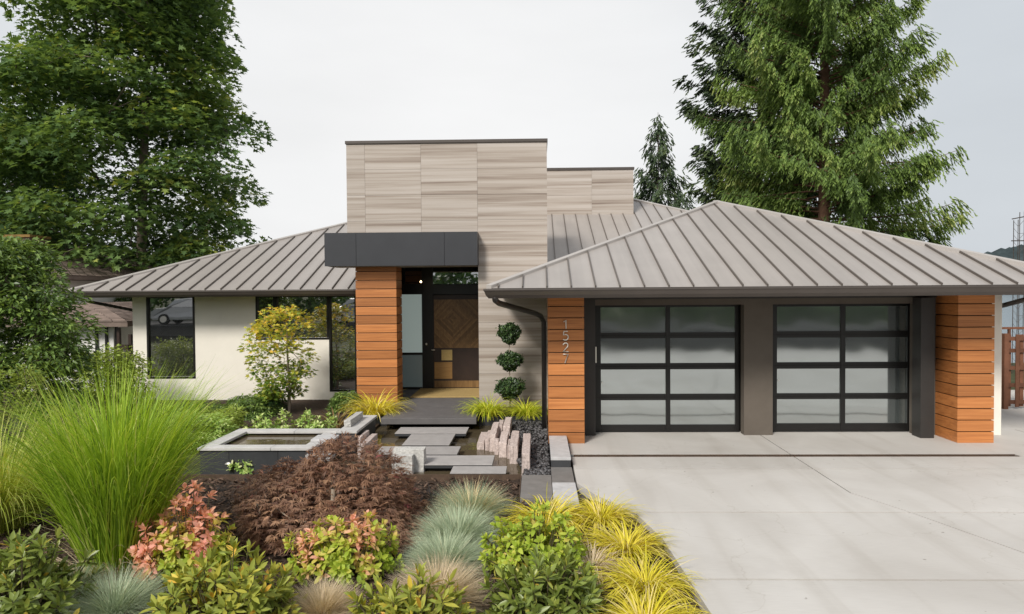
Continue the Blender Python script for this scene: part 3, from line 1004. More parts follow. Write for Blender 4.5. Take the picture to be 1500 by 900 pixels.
inlay(647, 662.5, 512.5, 528, 'blond_square', M['blond']); inlay(636.8, 662.5, 530.5, 555, 'brown_square', M['midwood'])
inlay(664.5, 722, 512.5, 555, 'dark_panel', M['walnut'], -.005); inlay(636.8, 722, 557.5, 567.5, 'bottom_rail', M['oakdoor'])
hx, hz = E(633, 514).x, E(633, 512.5).z
MB().tube([(hx, YDR - .01, hz), (hx, YDR - .06, hz), (hx + .09, YDR - .06, hz)], .011, 8).build('lever_handle', M['chrome'], door, True)
lk = E(625, 504)
MB().tube([(lk.x, YE - .052, lk.z), (lk.x, YE - .075, lk.z)], .028, 14).build('lock', M['chrome'], door, True)
lk = E(633.5, 518)
MB().tube([(lk.x, YDR - .002, lk.z), (lk.x, YDR - .02, lk.z)], .016, 12).build('lock', M['chrome'], door, True)

# small pendant over the entry
pp = at(616.5, 413, 17.6)
pen = root('pendant_lamp', 'tiny lit pendant bulb hanging above the entry beside the front door', 'lamp', (pp.x, pp.y, TB))
MB().tube([(pp.x, pp.y, TB), (pp.x, pp.y, pp.z + .06)], .004, 6).build('cord', M['black'], pen)
MB().lathe((pp.x, pp.y, pp.z), [(0, .07), (.018, .065), (.02, .03), (.018, .028), (0, .028)], 12).build('socket', M['black'], pen, True)
mbulb, n_, l_, b_ = new_mat('warm_bulb')
b_.inputs['Emission Color'].default_value = (1, .72, .4, 1); b_.inputs['Emission Strength'].default_value = 6
MB().lathe((pp.x, pp.y, pp.z), [(0, .028), (.016, .022), (.026, .0), (.018, -.02), (0, -.027)], 12).build('bulb', mbulb, pen, True)

# ================================================================== ENTRY COURT: porch, pond, stepping slabs, basin, blocks
WZ = -.12
po = MB()
pa, pb_ = atz(558, 613, .15), atz(697.5, 613, .15)
po.box(pa.x, pb_.x, pa.y, 15.6, .02, .15)
po.box(rx0 + .02, xD - .004, 15.604, YE + .07, -.1, .149)
po.build('porch_floor', M['slate'], kind='structure', bevel=.006)
ma = atz(601, 582.8, .155); mb_ = atz(613, 569.3, .155)
mt = MB().box(ma.x, ma.x + 1.95, ma.y, mb_.y - .03, .151, .178)
tag(mt.build('doormat', M['coir'], bevel=.006), 'wide tan coir doormat lying in front of the front door', 'doormat')

MB().face([(-3.9, 10.36, WZ), (-.26, 10.36, WZ), (-.26, 14.78, WZ), (-3.9, 14.78, WZ)]).build('pond_water', M['water'], kind='structure')
MB().face([(-3.9, 10.36, -.3), (-.2, 10.36, -.3), (-.2, 14.8, -.3), (-3.9, 14.8, -.3)]).build('pond_floor', M['pondfloor'], kind='structure')
# walls of the two planters that close the pond at the back
pl = root('planter_wall', 'low dark stone planter wall left of the porch slab under yellow grass', 'planter', (-4, 14.8, 0))
MB().box(-4.55, pa.x - .01, 14.78, 14.86, -.3, .07).box(-4.55, -4.47, 14.862, 16.2, -.3, .07).build('front_stone', M['slate_dark'], pl)
MB().box(-4.466, pa.x - .01, 14.864, 16.2, -.3, .05).build('soil', M['mulch'], pl)
pl = root('planter_wall', 'low dark stone planter wall right of the porch slab below the topiary', 'planter', (-.6, 14.8, 0))
MB().box(pb_.x + .01, .2, 14.78, 14.86, -.3, .07).build('front_stone', M['slate_dark'], pl)
MB().box(pb_.x + .01, .2, 14.864, 16.22, -.3, .05).build('soil', M['mulch'], pl)
# thin water line / ledge
steps = [((578, 635), (682.5, 635), 626, 'first floating stepping slab in the pond, nearest the porch'),
         ((588.5, 652), (658, 652), 636, 'second floating stepping slab in the pond, shortest and deepest of the row'),
         ((548, 665.5), (669.5, 665.5), 654, 'third floating stepping slab in the pond, middle of the five'),
         ((585, 681), (721, 681), 667.3, 'fourth floating stepping slab in the pond, longest of the row'),
         ((658, 695.5), (740.5, 695.5), 683, 'fifth floating stepping slab, beside the rusted steel edge')]
for (l_, r_, vb, lab) in steps:
    a, b_ = atz(*l_, 0), atz(*r_, 0)
    yb_ = atz((l_[0] + r_[0]) / 2, vb, 0).y
    y0s = max(a.y, 10.42)
    t = root('stepping_slab', lab, 'stepping stone', ((a.x + b_.x) / 2, (y0s + yb_) / 2, WZ), 'stepping slabs across the pond')
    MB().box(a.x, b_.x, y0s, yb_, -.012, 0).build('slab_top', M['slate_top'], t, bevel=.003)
    MB().box(a.x + .003, b_.x - .003, y0s + .004, yb_ - .004, -.06, -.0125).build('slab_side', M['slate_dark'], t)  # slab sides coloured much darker than the top
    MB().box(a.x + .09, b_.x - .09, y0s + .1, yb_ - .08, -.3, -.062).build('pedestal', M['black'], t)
# steel edge
t = MB()
t.box(-5.6, -.255, 10.34, 10.352, -.3, .0); t.box(-.267, -.255, 9.2, 10.338, -.3, .0)
tag(t.build('steel_edging', M['steel']), 'thin rusted steel edging between the pond and the mulch bed', 'edging')

# raised basin
bz = .30
bl, br = atz(283, 655, bz), atz(340, 628, bz)
bx0, bx1, by0, by1 = -5.50, -3.62, atz(380, 656.5, bz).y, atz(420, 628, bz).y
t = root('raised_basin', 'long raised water basin with pale stone rim and dark stone sides', 'water basin', ((bx0 + bx1) / 2, (by0 + by1) / 2, -.15))
cw = .24
co = MB()
co.box(bx0, -4.31, by0, by0 + cw, bz - .045, bz); co.box(-4.304, bx1, by0, by0 + cw, bz - .045, bz)
co.box(bx0, bx0 + cw, by0 + cw + .004, by1 - cw - .004, bz - .045, bz)
co.box(bx0, -4.4, by1 - cw, by1, bz - .045, bz); co.box(-4.394, bx1 - .0, by1 - cw, by1, bz - .045, bz)
co.box(bx1 - cw, bx1, by0 + cw + .004, by1 - cw - .004, bz - .045, bz - .03)
co.box(bx1 - .001 + .004, bx1 + .36, by1 - cw, by1 + 1.35, bz - .045, bz)
co.build('coping', M['coping'], t, bevel=.004)
wl = MB()
wl.box(bx0 + .03, -5.0, by0 + .03, by0 + .12, -.35, bz - .047); wl.box(-4.994, -4.2, by0 + .03, by0 + .12, -.35, bz - .047); wl.box(-4.194, bx1 - .03, by0 + .03, by0 + .12, -.35, bz - .047)
wl.box(bx0 + .03, bx0 + .12, by0 + .124, by1 - .124, -.35, bz - .047); wl.box(bx1 - .12, bx1 - .03, by0 + .124, by1 - .124, -.35, bz - .047)
wl.box(bx0 + .03, bx1 - .03, by1 - .12, by1 - .03, -.35, bz - .047)
wl.box(bx1 + .006, bx1 + .33, by1 - cw + .02, by1 + 1.3, -.35, bz - .047)
wl.build('side_wall', M['slate_dark'], t)
MB().face([(bx0 + .1, by0 + .1, bz - .075), (bx1 - .1, by0 + .1, bz - .075), (bx1 - .1, by1 - .1, bz - .075), (bx0 + .1, by1 - .1, bz - .075)]).build('basin_water', M['water'], kind='structure')
t = MB().box(bx1 - .22, bx1 + .16, by0 + .55, by0 + .95, bz - .028, bz + .015)
tag(t.build('spill_stone', M['curb'], bevel=.006), 'pale flat spill stone at the right end of the raised basin', 'stone')
t = MB().box(bx1 - .1, bx1 + .30, by0 - .06, by0 + .22, .1, .2)
tag(t.build('spill_stone', M['curb'], bevel=.006), 'pale flat stone behind the purple maple, lower than the basin rim', 'stone')


def block(u0, u1, y0, y1, z1, lab, m='granite', z0=-.32):
    a, b_ = at(u0, 640, y0).x, at(u1, 640, y0).x
    bm = bmesh.new()
    bmesh.ops.create_cube(bm, size=1)
    bmesh.ops.subdivide_edges(bm, edges=bm.edges, cuts=4, use_grid_fill=True)
    r_ = random.Random(hash(lab) % 1000 if False else len(lab) * 31 + int(u0))
    cxb, cyb, czb_ = (a + b_) / 2, (y0 + y1) / 2, (z0 + z1) / 2
    for v in bm.verts:
        v.co = Vector((cxb + v.co.x * (b_ - a), cyb + v.co.y * (y1 - y0), czb_ + v.co.z * (z1 - z0)))
        v.co += Vector((r_.uniform(-1, 1) * .006, r_.uniform(-1, 1) * .008, r_.uniform(-1, 1) * .005))
    me = bpy.data.meshes.new('granite_block'); bm.to_mesh(me); bm.free()
    at_ = me.attributes.new('tint', 'FLOAT', 'FACE'); at_.data.foreach_set('value', [r_.random()] * len(me.polygons))
    o = link('granite_block', me, M[m])
    b = o.modifiers.new('bevel', 'BEVEL'); b.width = .007; b.segments = 2; b.limit_method = 'ANGLE'
    return tag(o, lab, 'stone block', 'rough granite blocks standing round the pond')


block(698.6, 709, 12.5, 13.47, .01, 'lowest pink granite block, at the left end of the right hand row')
block(710.5, 716, 12.42, 13.2, .10, 'narrow pink granite block squeezed beside the low one at the row\'s left end')
block(716.6, 726.2, 12.34, 13.56, .19, 'long tall pink granite block, third from the left in the right hand row')
block(724.2, 730, 12.1, 12.33, .13, 'short stub of granite in front of the long third block')
block(730, 736.2, 13.3, 13.9, .17, 'small granite block far back, left of the one nearest the topiary')
block(737, 747, 13.2, 14.2, .17, 'pink granite block farthest back in the row, nearest the topiary')
block(730.6, 741.8, 11.9, 12.9, .14, 'pink granite block in the middle of the row, standing in pond water')
block(746, 758, 11.46, 12.75, .18, 'second pink granite block from the paving, one gap left of the pebbles')
block(763.6, 776, 10.7, 12.26, .23, 'front pink granite block beside the black pebbles, nearest the camera in its row')
block(742.6, 746, 11.8, 12.4, .10, 'thin sliver of granite wedged between two taller blocks of the row')
block(504, 513.8, 12.5, 13.4, .43, 'grey granite bar lying on the basin rim left of the porch', 'granite_grey', bz + .002)
block(517, 523.5, 12.6, 13.4, .25, 'pink granite bar between the grey bar and the lower pond, the taller of three')
block(523.6, 528, 12.1, 12.75, .20, 'small pink granite bar, middle of the three left of the stepping slabs')
block(524.5, 533.5, 11.75, 12.75, .13, 'flat topped pink granite bar nearest the first stepping slabs')
block(574, 620.6, 10.92, 11.16, .245, 'wide grey granite block behind the purple maple, the taller front one', 'granite_grey')
block(573, 603.6, 10.74, 10.9, .19, 'wide low grey granite block behind the purple maple, in front of the taller one', 'granite_grey')

# side walls / pavers along the driveway
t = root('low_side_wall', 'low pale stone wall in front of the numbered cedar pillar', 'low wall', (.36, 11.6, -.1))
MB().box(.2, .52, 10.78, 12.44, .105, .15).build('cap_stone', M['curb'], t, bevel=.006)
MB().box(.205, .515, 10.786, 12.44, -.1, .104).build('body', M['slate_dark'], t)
cs = MB(); cs.box(.2, .53, 9.87, 10.774, -.1, .0)
tag(cs.build('paving_stone', M['curb_dark'], bevel=.004), 'dark grey paving stone at the foot of the low pale wall', 'paving stone')
cs = MB(); cs.box(.2, .535, 8.9, 9.864, -.1, .012)
tag(cs.build('paving_stone', M['curb'], bevel=.004), 'pale grey paving stone beside the driveway behind yellow grass', 'paving stone')
cs = MB(); cs.box(-.25, .194, 9.2, 10.34, -.1, -.006)
tag(cs.build('paving_stone', M['curb_dark'], bevel=.004), 'wide brown grey paving stone in front of the black pebbles', 'paving stone')


# black pebbles
def pebbles():
    bm = bmesh.new(); bmesh.ops.create_icosphere(bm, subdivisions=1, radius=1)
    bv = np.array([v.co[:] for v in bm.verts]); bf = np.array([[v.index for v in f.verts] for f in bm.faces]); bm.free()
    V, F, Tn = [], [], []
    r_ = np.random.default_rng(3)
    n = 0
    while n < 1900:
        y = r_.uniform(10.38, 14.75)
        xl = np.interp(y, [10.3, 10.7, 11.5, 12.6, 14.8], [-.24, -.2, -.36, -.6, -.85])
        x = r_.uniform(xl, .18)
        s = r_.uniform(.02, .052) * np.array([1, r_.uniform(.6, .9), r_.uniform(.4, .65)])
        a, b_ = r_.uniform(0, 6.28), r_.normal(0, .35)
        ca, sa, cb, sb = math.cos(a), math.sin(a), math.cos(b_), math.sin(b_)
        v = bv * s * (1 + r_.normal(0, .05, (len(bv), 1)))
        v = v @ np.array([[1, 0, 0], [0, cb, sb], [0, -sb, cb]]) @ np.array([[ca, sa, 0], [-sa, ca, 0], [0, 0, 1]])
        V.append(v + [x, y, -.07 + r_.uniform(0, .055)]); F.append(bf + n * len(bv)); Tn.append(np.full(len(bv), r_.random()))
        n += 1
    return np_mesh('pebbles', np.concatenate(V), np.concatenate(F), np.concatenate(Tn), True)


tag(link('pebbles', pebbles(), M['pebble']), kind='stuff')
MB().prism([(-.25, 10.36), (.19, 10.36), (.19, 14.77), (-.82, 14.77), (-.58, 12.6), (-.34, 11.5), (-.25, 10.9)], -.3, -.075).build('pebble_bed', M['gap'], kind='structure')


# bark chips strewn over the bed
def chips():
    r_ = np.random.default_rng(6)
    n = 9000
    y = r_.uniform(5.6, 10.3, n) ; x = r_.uniform(-6.5, 1.4, n)
    ok = (x < 1.36 - np.clip(y - 7.6, 0, 9) * .22 - np.clip(y - 8.5, 0, 9) * .5) & ~((y > 9.2) & (x > -.3))
    x, y = x[ok], y[ok]; n = len(x)
    a = r_.uniform(0, 6.28, n); l_ = r_.uniform(.012, .045, n); wd = l_ * r_.uniform(.2, .5, n)
    d = np.stack([np.cos(a), np.sin(a), r_.normal(0, .35, n)], -1); s = np.stack([-np.sin(a), np.cos(a), r_.normal(0, .3, n)], -1)
    c = np.stack([x, y, -.075 + r_.uniform(0, .035, n)], -1)
    dl, sw = d * l_[:, None], s * wd[:, None]
    up = np.array([0, 0, .006])
    V = np.stack([c - dl - sw, c + dl - sw, c + dl + sw, c - dl + sw, c - dl - sw + up, c + dl - sw + up, c + dl + sw + up, c - dl + sw + up], 1)
    q = np.array([(0, 3, 2, 1), (4, 5, 6, 7), (0, 1, 5, 4), (1, 2, 6, 5), (2, 3, 7, 6), (3, 0, 4, 7)])
    F = (q[None] + (np.arange(n) * 8)[:, None, None]).reshape(-1, 4)
    return np_mesh('mulch_chips', V.reshape(-1, 3), F, np.repeat(r_.random(n), 8))


tag(link('mulch_chips', chips(), M['chips']), kind='stuff')

# garden light and red plant tag
c = atz(338, 692, -.12)
t = root('path_light', 'small mushroom shaped path light in front of the raised basin', 'garden light', c)
MB().tube([(0, 0, 0), (0, 0, .18)], .012, 8).build('post', M['lamp'], t, True, world=False)
MB().lathe((0, 0, .14), [(0, .075), (.03, .07), (.075, .045), (.10, .012), (.10, .002), (0, .0)], 18).build('lamp_shade', M['lamp'], t, True, world=False)
c = atz(525, 778, -.1)
t = root('plant_tag', 'small red plant tag on a white stick in front of the purple maple', 'plant tag', (c.x, c.y, -.1))
MB().tube([(0, 0, 0), (0, 0, .345)], .004, 6).build('stick', M['white'], t, world=False)
MB().lathe((0, 0, .36), [(0, -.022), (.018, -.012), (.022, .004), (.014, .018), (0, .022)], 10).build('tag', M['redtag'], t, True, world=False)

# ================================================================== RIGHT: fence, mast; LEFT: neighbour's house
FY = 16.0
fx0 = at(1469, 550, FY).x
fzt = at(1480, 490, FY).z
t = root('slatted_fence', 'red brown slatted wooden fence right of the garage above the lake', 'fence', (fx0 + 2.4, FY, 0))
for k in range(4):
    MB().box(fx0 + k * 1.7, fx0 + .1 + k * 1.7, FY - .05, FY + .05, -.1, fzt + .02).build('post', M['fencewood'], t)
rl = MB()
for zc in (.16, .55, .95, 1.35, fzt - .1):
    rl.box(fx0 + .02, fx0 + 5.3, FY - .021, FY + .021, zc - .045, zc + .045)
rl.build('rail', M['fencewood'], t)
sl = MB()
for k in range(36):
    x = fx0 + .115 + k * .145
    yy = -.045 if k % 2 else .024
    sl.box(x, x + .085, FY + yy, FY + yy + .02, .05, fzt - .01 + random.uniform(-.01, .01))
sl.build('slats', M['fencewood'], t)
HYD = 19.5
ha = at(1466, 481, HYD)
t = root('handrail', 'thin brown handrail beyond the slatted fence', 'railing', (ha.x + 2, HYD, 0))
MB().box(ha.x - .4, ha.x + 5, HYD - .04, HYD + .04, ha.z - .03, ha.z + .03).build('top_rail', M['fencewood'], t)
for k in range(4):
    MB().box(ha.x + .2 + 1.4 * k, ha.x + .26 + 1.4 * k, HYD - .03, HYD + .03, -.6, ha.z - .032).build('post', M['fencewood'], t)
MY = 24.
t = root('lattice_mast', 'tall thin rusty lattice mast at the right edge beside the lake', 'mast', (at(1494, 450, MY).x, MY, -1))
m0, m1 = at(1489.5, 490, MY), at(1498.5, 490, MY)
n0, n1 = at(1491.5, 322, MY), at(1500.5, 310, MY)
lg = MB()
for (a, b_) in ((m0, n0), (m1, n1)):
    for dy in (0, .22):
        lg.tube([(a.x, MY + dy, -1.2), (b_.x, MY + dy, b_.z)], .013, 6)
lg.build('uprights', M['mast'], t)
br_ = MB()
for k in range(26):
    f0 = k / 26; z = -1 + (n0.z + 1) * f0
    xa = m0.x + (n0.x - m0.x) * f0; xb = m1.x + (n1.x - m1.x) * f0
    br_.tube([(xa, MY, z), (xb, MY, z + (.22 if k % 2 else 0))], .006, 5); br_.tube([(xa, MY, z), (xa, MY + .22, z + .2)], .005, 5)
br_.build('bracing', M['mast'], t)
ar = MB(); q = at(1489, 321, MY); ar.tube([(q.x - .15, MY, q.z), (q.x + .5, MY, q.z + .12)], .02, 6)
ar.build('cross_arm', M['mast'], t)
ar = MB(); q = at(1486, 353, MY); ar.tube([(q.x - .1, MY, q.z), (q.x + .5, MY, q.z)], .02, 6)
ar.build('cross_arm', M['mast'], t)

# neighbour house
t = root('neighbour_house', 'old neighbouring house with weathered shingle roofs, brick chimney and white walls', 'house', (-15, 24, 0))
def shingle_roof(name, x0, x1, y0, y1, z0, tt, par):
    mb = MB()
    h = min(x1 - x0, y1 - y0) / 2
    cr = .16
    n = int(h / cr)
    for k in range(n):
        a, b_ = k * cr, (k + 1) * cr
        za, zb = z0 + a * tt + .018, z0 + b_ * tt
        for side in range(4):
            if side == 0: q = [(x0 + a, y0 + a), (x1 - a, y0 + a), (x1 - b_, y0 + b_), (x0 + b_, y0 + b_)]
            elif side == 1: q = [(x1 - a, y0 + a), (x1 - a, y1 - a), (x1 - b_, y1 - b_), (x1 - b_, y0 + b_)]
            elif side == 2: q = [(x1 - a, y1 - a), (x0 + a, y1 - a), (x0 + b_, y1 - b_), (x1 - b_, y1 - b_)]
            else: q = [(x0 + a, y1 - a), (x0 + a, y0 + a), (x0 + b_, y0 + b_), (x0 + b_, y1 - b_)]
            L_ = math.hypot(q[1][0] - q[0][0], q[1][1] - q[0][1])
            m_ = max(1, int(L_ / .42)) if side < 2 else 1
            o_ = random.random() * .6
            for j in range(m_):
                f0, f1 = j / m_, (j + 1) / m_ - .004
                lerp = lambda p, r2, f_: (p[0] + (r2[0] - p[0]) * f_, p[1] + (r2[1] - p[1]) * f_)
                A_, B_ = lerp(q[0], q[1], f0), lerp(q[0], q[1], f1); C_, D_ = lerp(q[3], q[2], f1), lerp(q[3], q[2], f0)
                tt_ = random.random()
                mb.face([(*A_, za), (*B_, za), (*C_, zb), (*D_, zb)], 0, tt_)
                mb.face([(*A_, za - .03), (*B_, za - .03), (*B_, za), (*A_, za)], 0, tt_)
    mb.box(x0 + .02, x1 - .02, y0 + .02, y1 - .02, z0 - .16, z0 - .002, 0, .1)
    return mb.build(name, M['shingle'], par)


nr = at(187, 471, 20.); nz = nr.z
shingle_roof('low_roof', nr.x - 5.4, nr.x, 20, 27, nz, .21, t)
wl_ = MB(); wl_.box(nr.x - 5, nr.x - .75, 20.5, 26.5, -1, nz - .165); wl_.build('wall', M['white'], t)
for u in (142, 156.5, 171):
    a = at(u, 500, 20.48)
    MB().box(a.x - .035, a.x + .035, 20.44, 20.498, -1, nz - .17).build('timber_post', M['black'], t)
dk = MB(); q0, q1 = at(172, 520, 20.3), at(196, 520, 20.3)
dk.box(q0.x, q1.x + .6, 20.2, 20.3, at(180, 512, 20.3).z, at(180, 505, 20.3).z); dk.box(q0.x, q1.x + .6, 20.2, 20.3, at(180, 528, 20.3).z, at(180, 524, 20.3).z)
dk.box(q0.x + .05, q0.x + .13, 20.2, 20.3, -1, at(180, 480, 20.3).z); dk.box(q0.x + .4, q0.x + .48, 20.2, 20.3, -1, at(180, 490, 20.3).z)
dk.build('deck_railing', M['walnut'], t)
ur = at(94, 403, 24.)
up_ = shingle_roof('upper_roof', ur.x - 13, ur.x, 24, 34, ur.z, .40, t)
MB().box(ur.x - 12.4, ur.x - .6, 24.6, 33, -1, ur.z - .17).build('wall', M['white'], t)
c0_, c1_ = at(-4, 390, 25.), at(44, 390, 25.); cz = at(20, 348, 25.).z
bm_ = MB()
nc = 0
z = c0_.z - 1.2
while z < cz - .02:
    x = c0_.x - (.11 if nc % 2 else 0)
    while x < c1_.x - .01:
        bm_.box(max(x, c0_.x) + .004, min(x + .21, c1_.x) - .004, 25, 25.04, z + .004, z + .062)
        x += .22
    z += .07; nc += 1
ch = bm_.build('chimney', M['brick'], t)
MB().box(c0_.x + .005, c1_.x - .005, 25.03, 26, c0_.z - 1.2, cz).build('core', M['brick'], ch)
MB().box(c0_.x - .06, c1_.x + .06, 24.94, 26.06, cz + .002, cz + .1).build('mossy_cap', M['moss'], ch)


# ================================================================== silver cars on the street (mirrored in the wing windows)
M['carpaint'] = simple('silver_car_paint', (.42, .43, .44), .28, .03, 2, .5)
M['tyre'] = simple('tyre_rubber', (.02, .02, .02), .85, .1)
def make_car(x, y, lab, rz=0):
    t = root('parked_car', lab, 'car', (x, y, .86), 'silver cars parked in the street', rz)
    prof = [(-2.25, .45), (-2.2, .85), (-1.9, 1.02), (-1.25, 1.08), (-.75, 1.58), (.2, 1.68), (1.35, 1.62), (2.0, 1.15), (2.2, 1.0), (2.25, .5), (2.1, .32), (-2.1, .3)]
    mb = MB()
    secs = []
    for yy, sc_ in ((-.88, .93), (-.8, 1), (.8, 1), (.88, .93)):
        secs.append([(px_, yy if z_ < 1.1 else yy * .84, .3 + (z_ - .3) * (1 if abs(yy) < .85 else .97)) for px_, z_ in prof])
    for A_, B_ in zip(secs, secs[1:]):
        for k in range(len(prof)):
            j = (k + 1) % len(prof); mb.face([A_[k], A_[j], B_[j], B_[k]])
    mb.face(secs[0]); mb.face(list(reversed(secs[-1])))
    mb.build('body', M['carpaint'], t, world=False, bevel=.05)
    for s in (-1, 1):
        gl = MB(); gl.face([(-.95, s * .83, 1.12), (1.55, s * .83, 1.12), (1.2, s * .755, 1.54), (-.62, s * .755, 1.52)])
        gl.build('side_window', M['pane'], t, world=False)
        for wx in (-1.4, 1.4):
            wb = MB().tube([(wx, s * .70, .34), (wx, s * .92, .34)], .34, 20).build('wheel', M['tyre'], t, world=False)
            MB().tube([(wx, s * .921, .34), (wx, s * .935, .34)], .21, 14).build('rim', M['chrome'], wb, world=False)
    return t
make_car(-22.5, -7.6, 'silver car mirrored in the tall single window of the cream wall')
make_car(-11.2, -7.6, 'silver car mirrored in the corner window behind the small maple')

# ================================================================== VEGETATION
def leaf_verts(P, A, Nn, L, W, fold=.25, droop=.0, kind='simple'):
    """P base, A axis, Nn approximate normal, all (n,3); returns V, F (triangles)"""
    n = len(P)
    S = unit(np.cross(A, Nn)); Nn = unit(np.cross(S, A))
    L = L[:, None]; W = W[:, None]
    dn = np.array([0, 0, -1.]) * droop
    if kind == 'simple':
        V = np.stack([P, P + A * L * .45 + S * W * .5 + Nn * W * fold, P + A * L + dn * L, P + A * L * .45 - S * W * .5 + Nn * W * fold], 1)
        f = np.array([(0, 2, 1), (0, 3, 2)]); k = 4
    elif kind == 'palm':                      # five-lobed maple leaf
        o2 = [(0, 0), (.12, .46), (.33, .2), (.70, .44), (.60, .15), (1, 0), (.60, -.15), (.70, -.44), (.33, -.2), (.12, -.46), (.36, 0)]
        V = np.stack([P + A * L * a + S * W * b_ + dn * L * a * a + Nn * W * fold * abs(b_) for a, b_ in o2], 1)
        f = np.array([(10, i, (i + 1) % 10) for i in range(10)]); k = 11
    elif kind == 'quad':                      # narrow strap
        V = np.stack([P - S * W * .3, P + S * W * .3, P + A * L * .6 + S * W * .5, P + A * L * .6 - S * W * .5, P + A * L + dn * L], 1)
        f = np.array([(0, 1, 2), (0, 2, 3), (3, 2, 4)]); k = 5
    else:                                      # broad leaf with midrib
        m1 = P + A * L * .35 + dn * L * .1; m2 = P + A * L * .7 + dn * L * .45
        V = np.stack([P, m1 + S * W * .46 + Nn * W * fold, m2 + S * W * .40 + Nn * W * fold, P + A * L + dn * L,
                      m2 - S * W * .40 + Nn * W * fold, m1 - S * W * .46 + Nn * W * fold, m1, m2], 1)
        f = np.array([(0, 6, 1), (1, 6, 7), (1, 7, 2), (2, 7, 3), (0, 5, 6), (5, 4, 7), (5, 7, 6), (4, 3, 7)]); k = 8
    F = (f[None] + (np.arange(n) * k)[:, None, None]).reshape(-1, 3)
    return V.reshape(-1, 3), F, k


def leaf_mesh(name, P, A, Nn, L, W, tint, **kw):
    V, F, k = leaf_verts(P, A, Nn, L, W, **kw)
    return np_mesh(name, V, F, np.repeat(tint, k), kw.get('kind') == 'broad')


def grass_mesh(name, n, rad, Ls, e0, bend, wd, segs, seed, tint=(0, 1), power=1.4, lean=0.):
    r_ = np.random.default_rng(seed)
    a = r_.uniform(0, 2 * np.pi, n); rr = rad * np.sqrt(r_.random(n))
    L = r_.uniform(*Ls, n); f = r_.random(n)
    az = a + r_.normal(0, .55, n)
    el = np.radians(e0[0] + (e0[1] - e0[0]) * (1 - (rr / rad) * .6 - .4 * r_.random(n)))
    bd = np.radians(r_.uniform(*bend, n))
    base = np.stack([rr * np.cos(a), rr * np.sin(a), np.full(n, -.02)], -1)
    w0 = r_.uniform(*wd, n)
    tw = r_.normal(0, .5, n)
    pts = [base]; dirs = []
    p = base.copy()
    for s in range(segs):
        t_ = (s + .5) / segs
        e_ = el - bd * t_ ** power
        d = np.stack([np.cos(e_) * np.cos(az), np.cos(e_) * np.sin(az), np.sin(e_)], -1)
        p = p + d * (L / segs)[:, None]
        p[:, 2] = np.maximum(p[:, 2], -.0)
        pts.append(p.copy())
    side = np.stack([-np.sin(az + tw), np.cos(az + tw), np.zeros(n)], -1)
    prof = [.7, 1., 1., .85, .6, .35, .2, .1]
    V = []
    for s in range(segs + 1):
        k = np.interp(s / segs, [0, .3, .7, 1], [.6, 1, .75, .08])
        V += [pts[s] - side * (w0 * k / 2)[:, None], pts[s] + side * (w0 * k / 2)[:, None]]
    V = np.stack(V, 1)
    m = 2 * (segs + 1)
    f_ = np.array([(2 * s, 2 * s + 1, 2 * s + 3, 2 * s + 2) for s in range(segs)])
    F = (f_[None] + (np.arange(n) * m)[:, None, None]).reshape(-1, 4)
    ti = tint[0] + (tint[1] - tint[0]) * r_.random(n)
    return np_mesh(name, V.reshape(-1, 3), F, np.repeat(ti, m))


def perp(A, r_):
    q = r_.normal(0, 1, A.shape)
    return unit(q - A * np.sum(q * A, -1, keepdims=True))


def dome_tips(r_, n, rx, ry, rz, lo=.72, hi=1.05, zmin=-.15, lump=.18):
    d = unit(r_.normal(0, 1, (n * 3, 3))); d = d[d[:, 2] > zmin][:n]
    k = r_.uniform(lo, hi, len(d))
    lum = 1 + lump * (np.sin(d[:, 0] * 5 + 1) * np.sin(d[:, 1] * 4 + 2) + np.sin(d[:, 2] * 7 + d[:, 0] * 3)) * .6
    return d * np.array([rx, ry, rz]) * (k * lum)[:, None], d, k


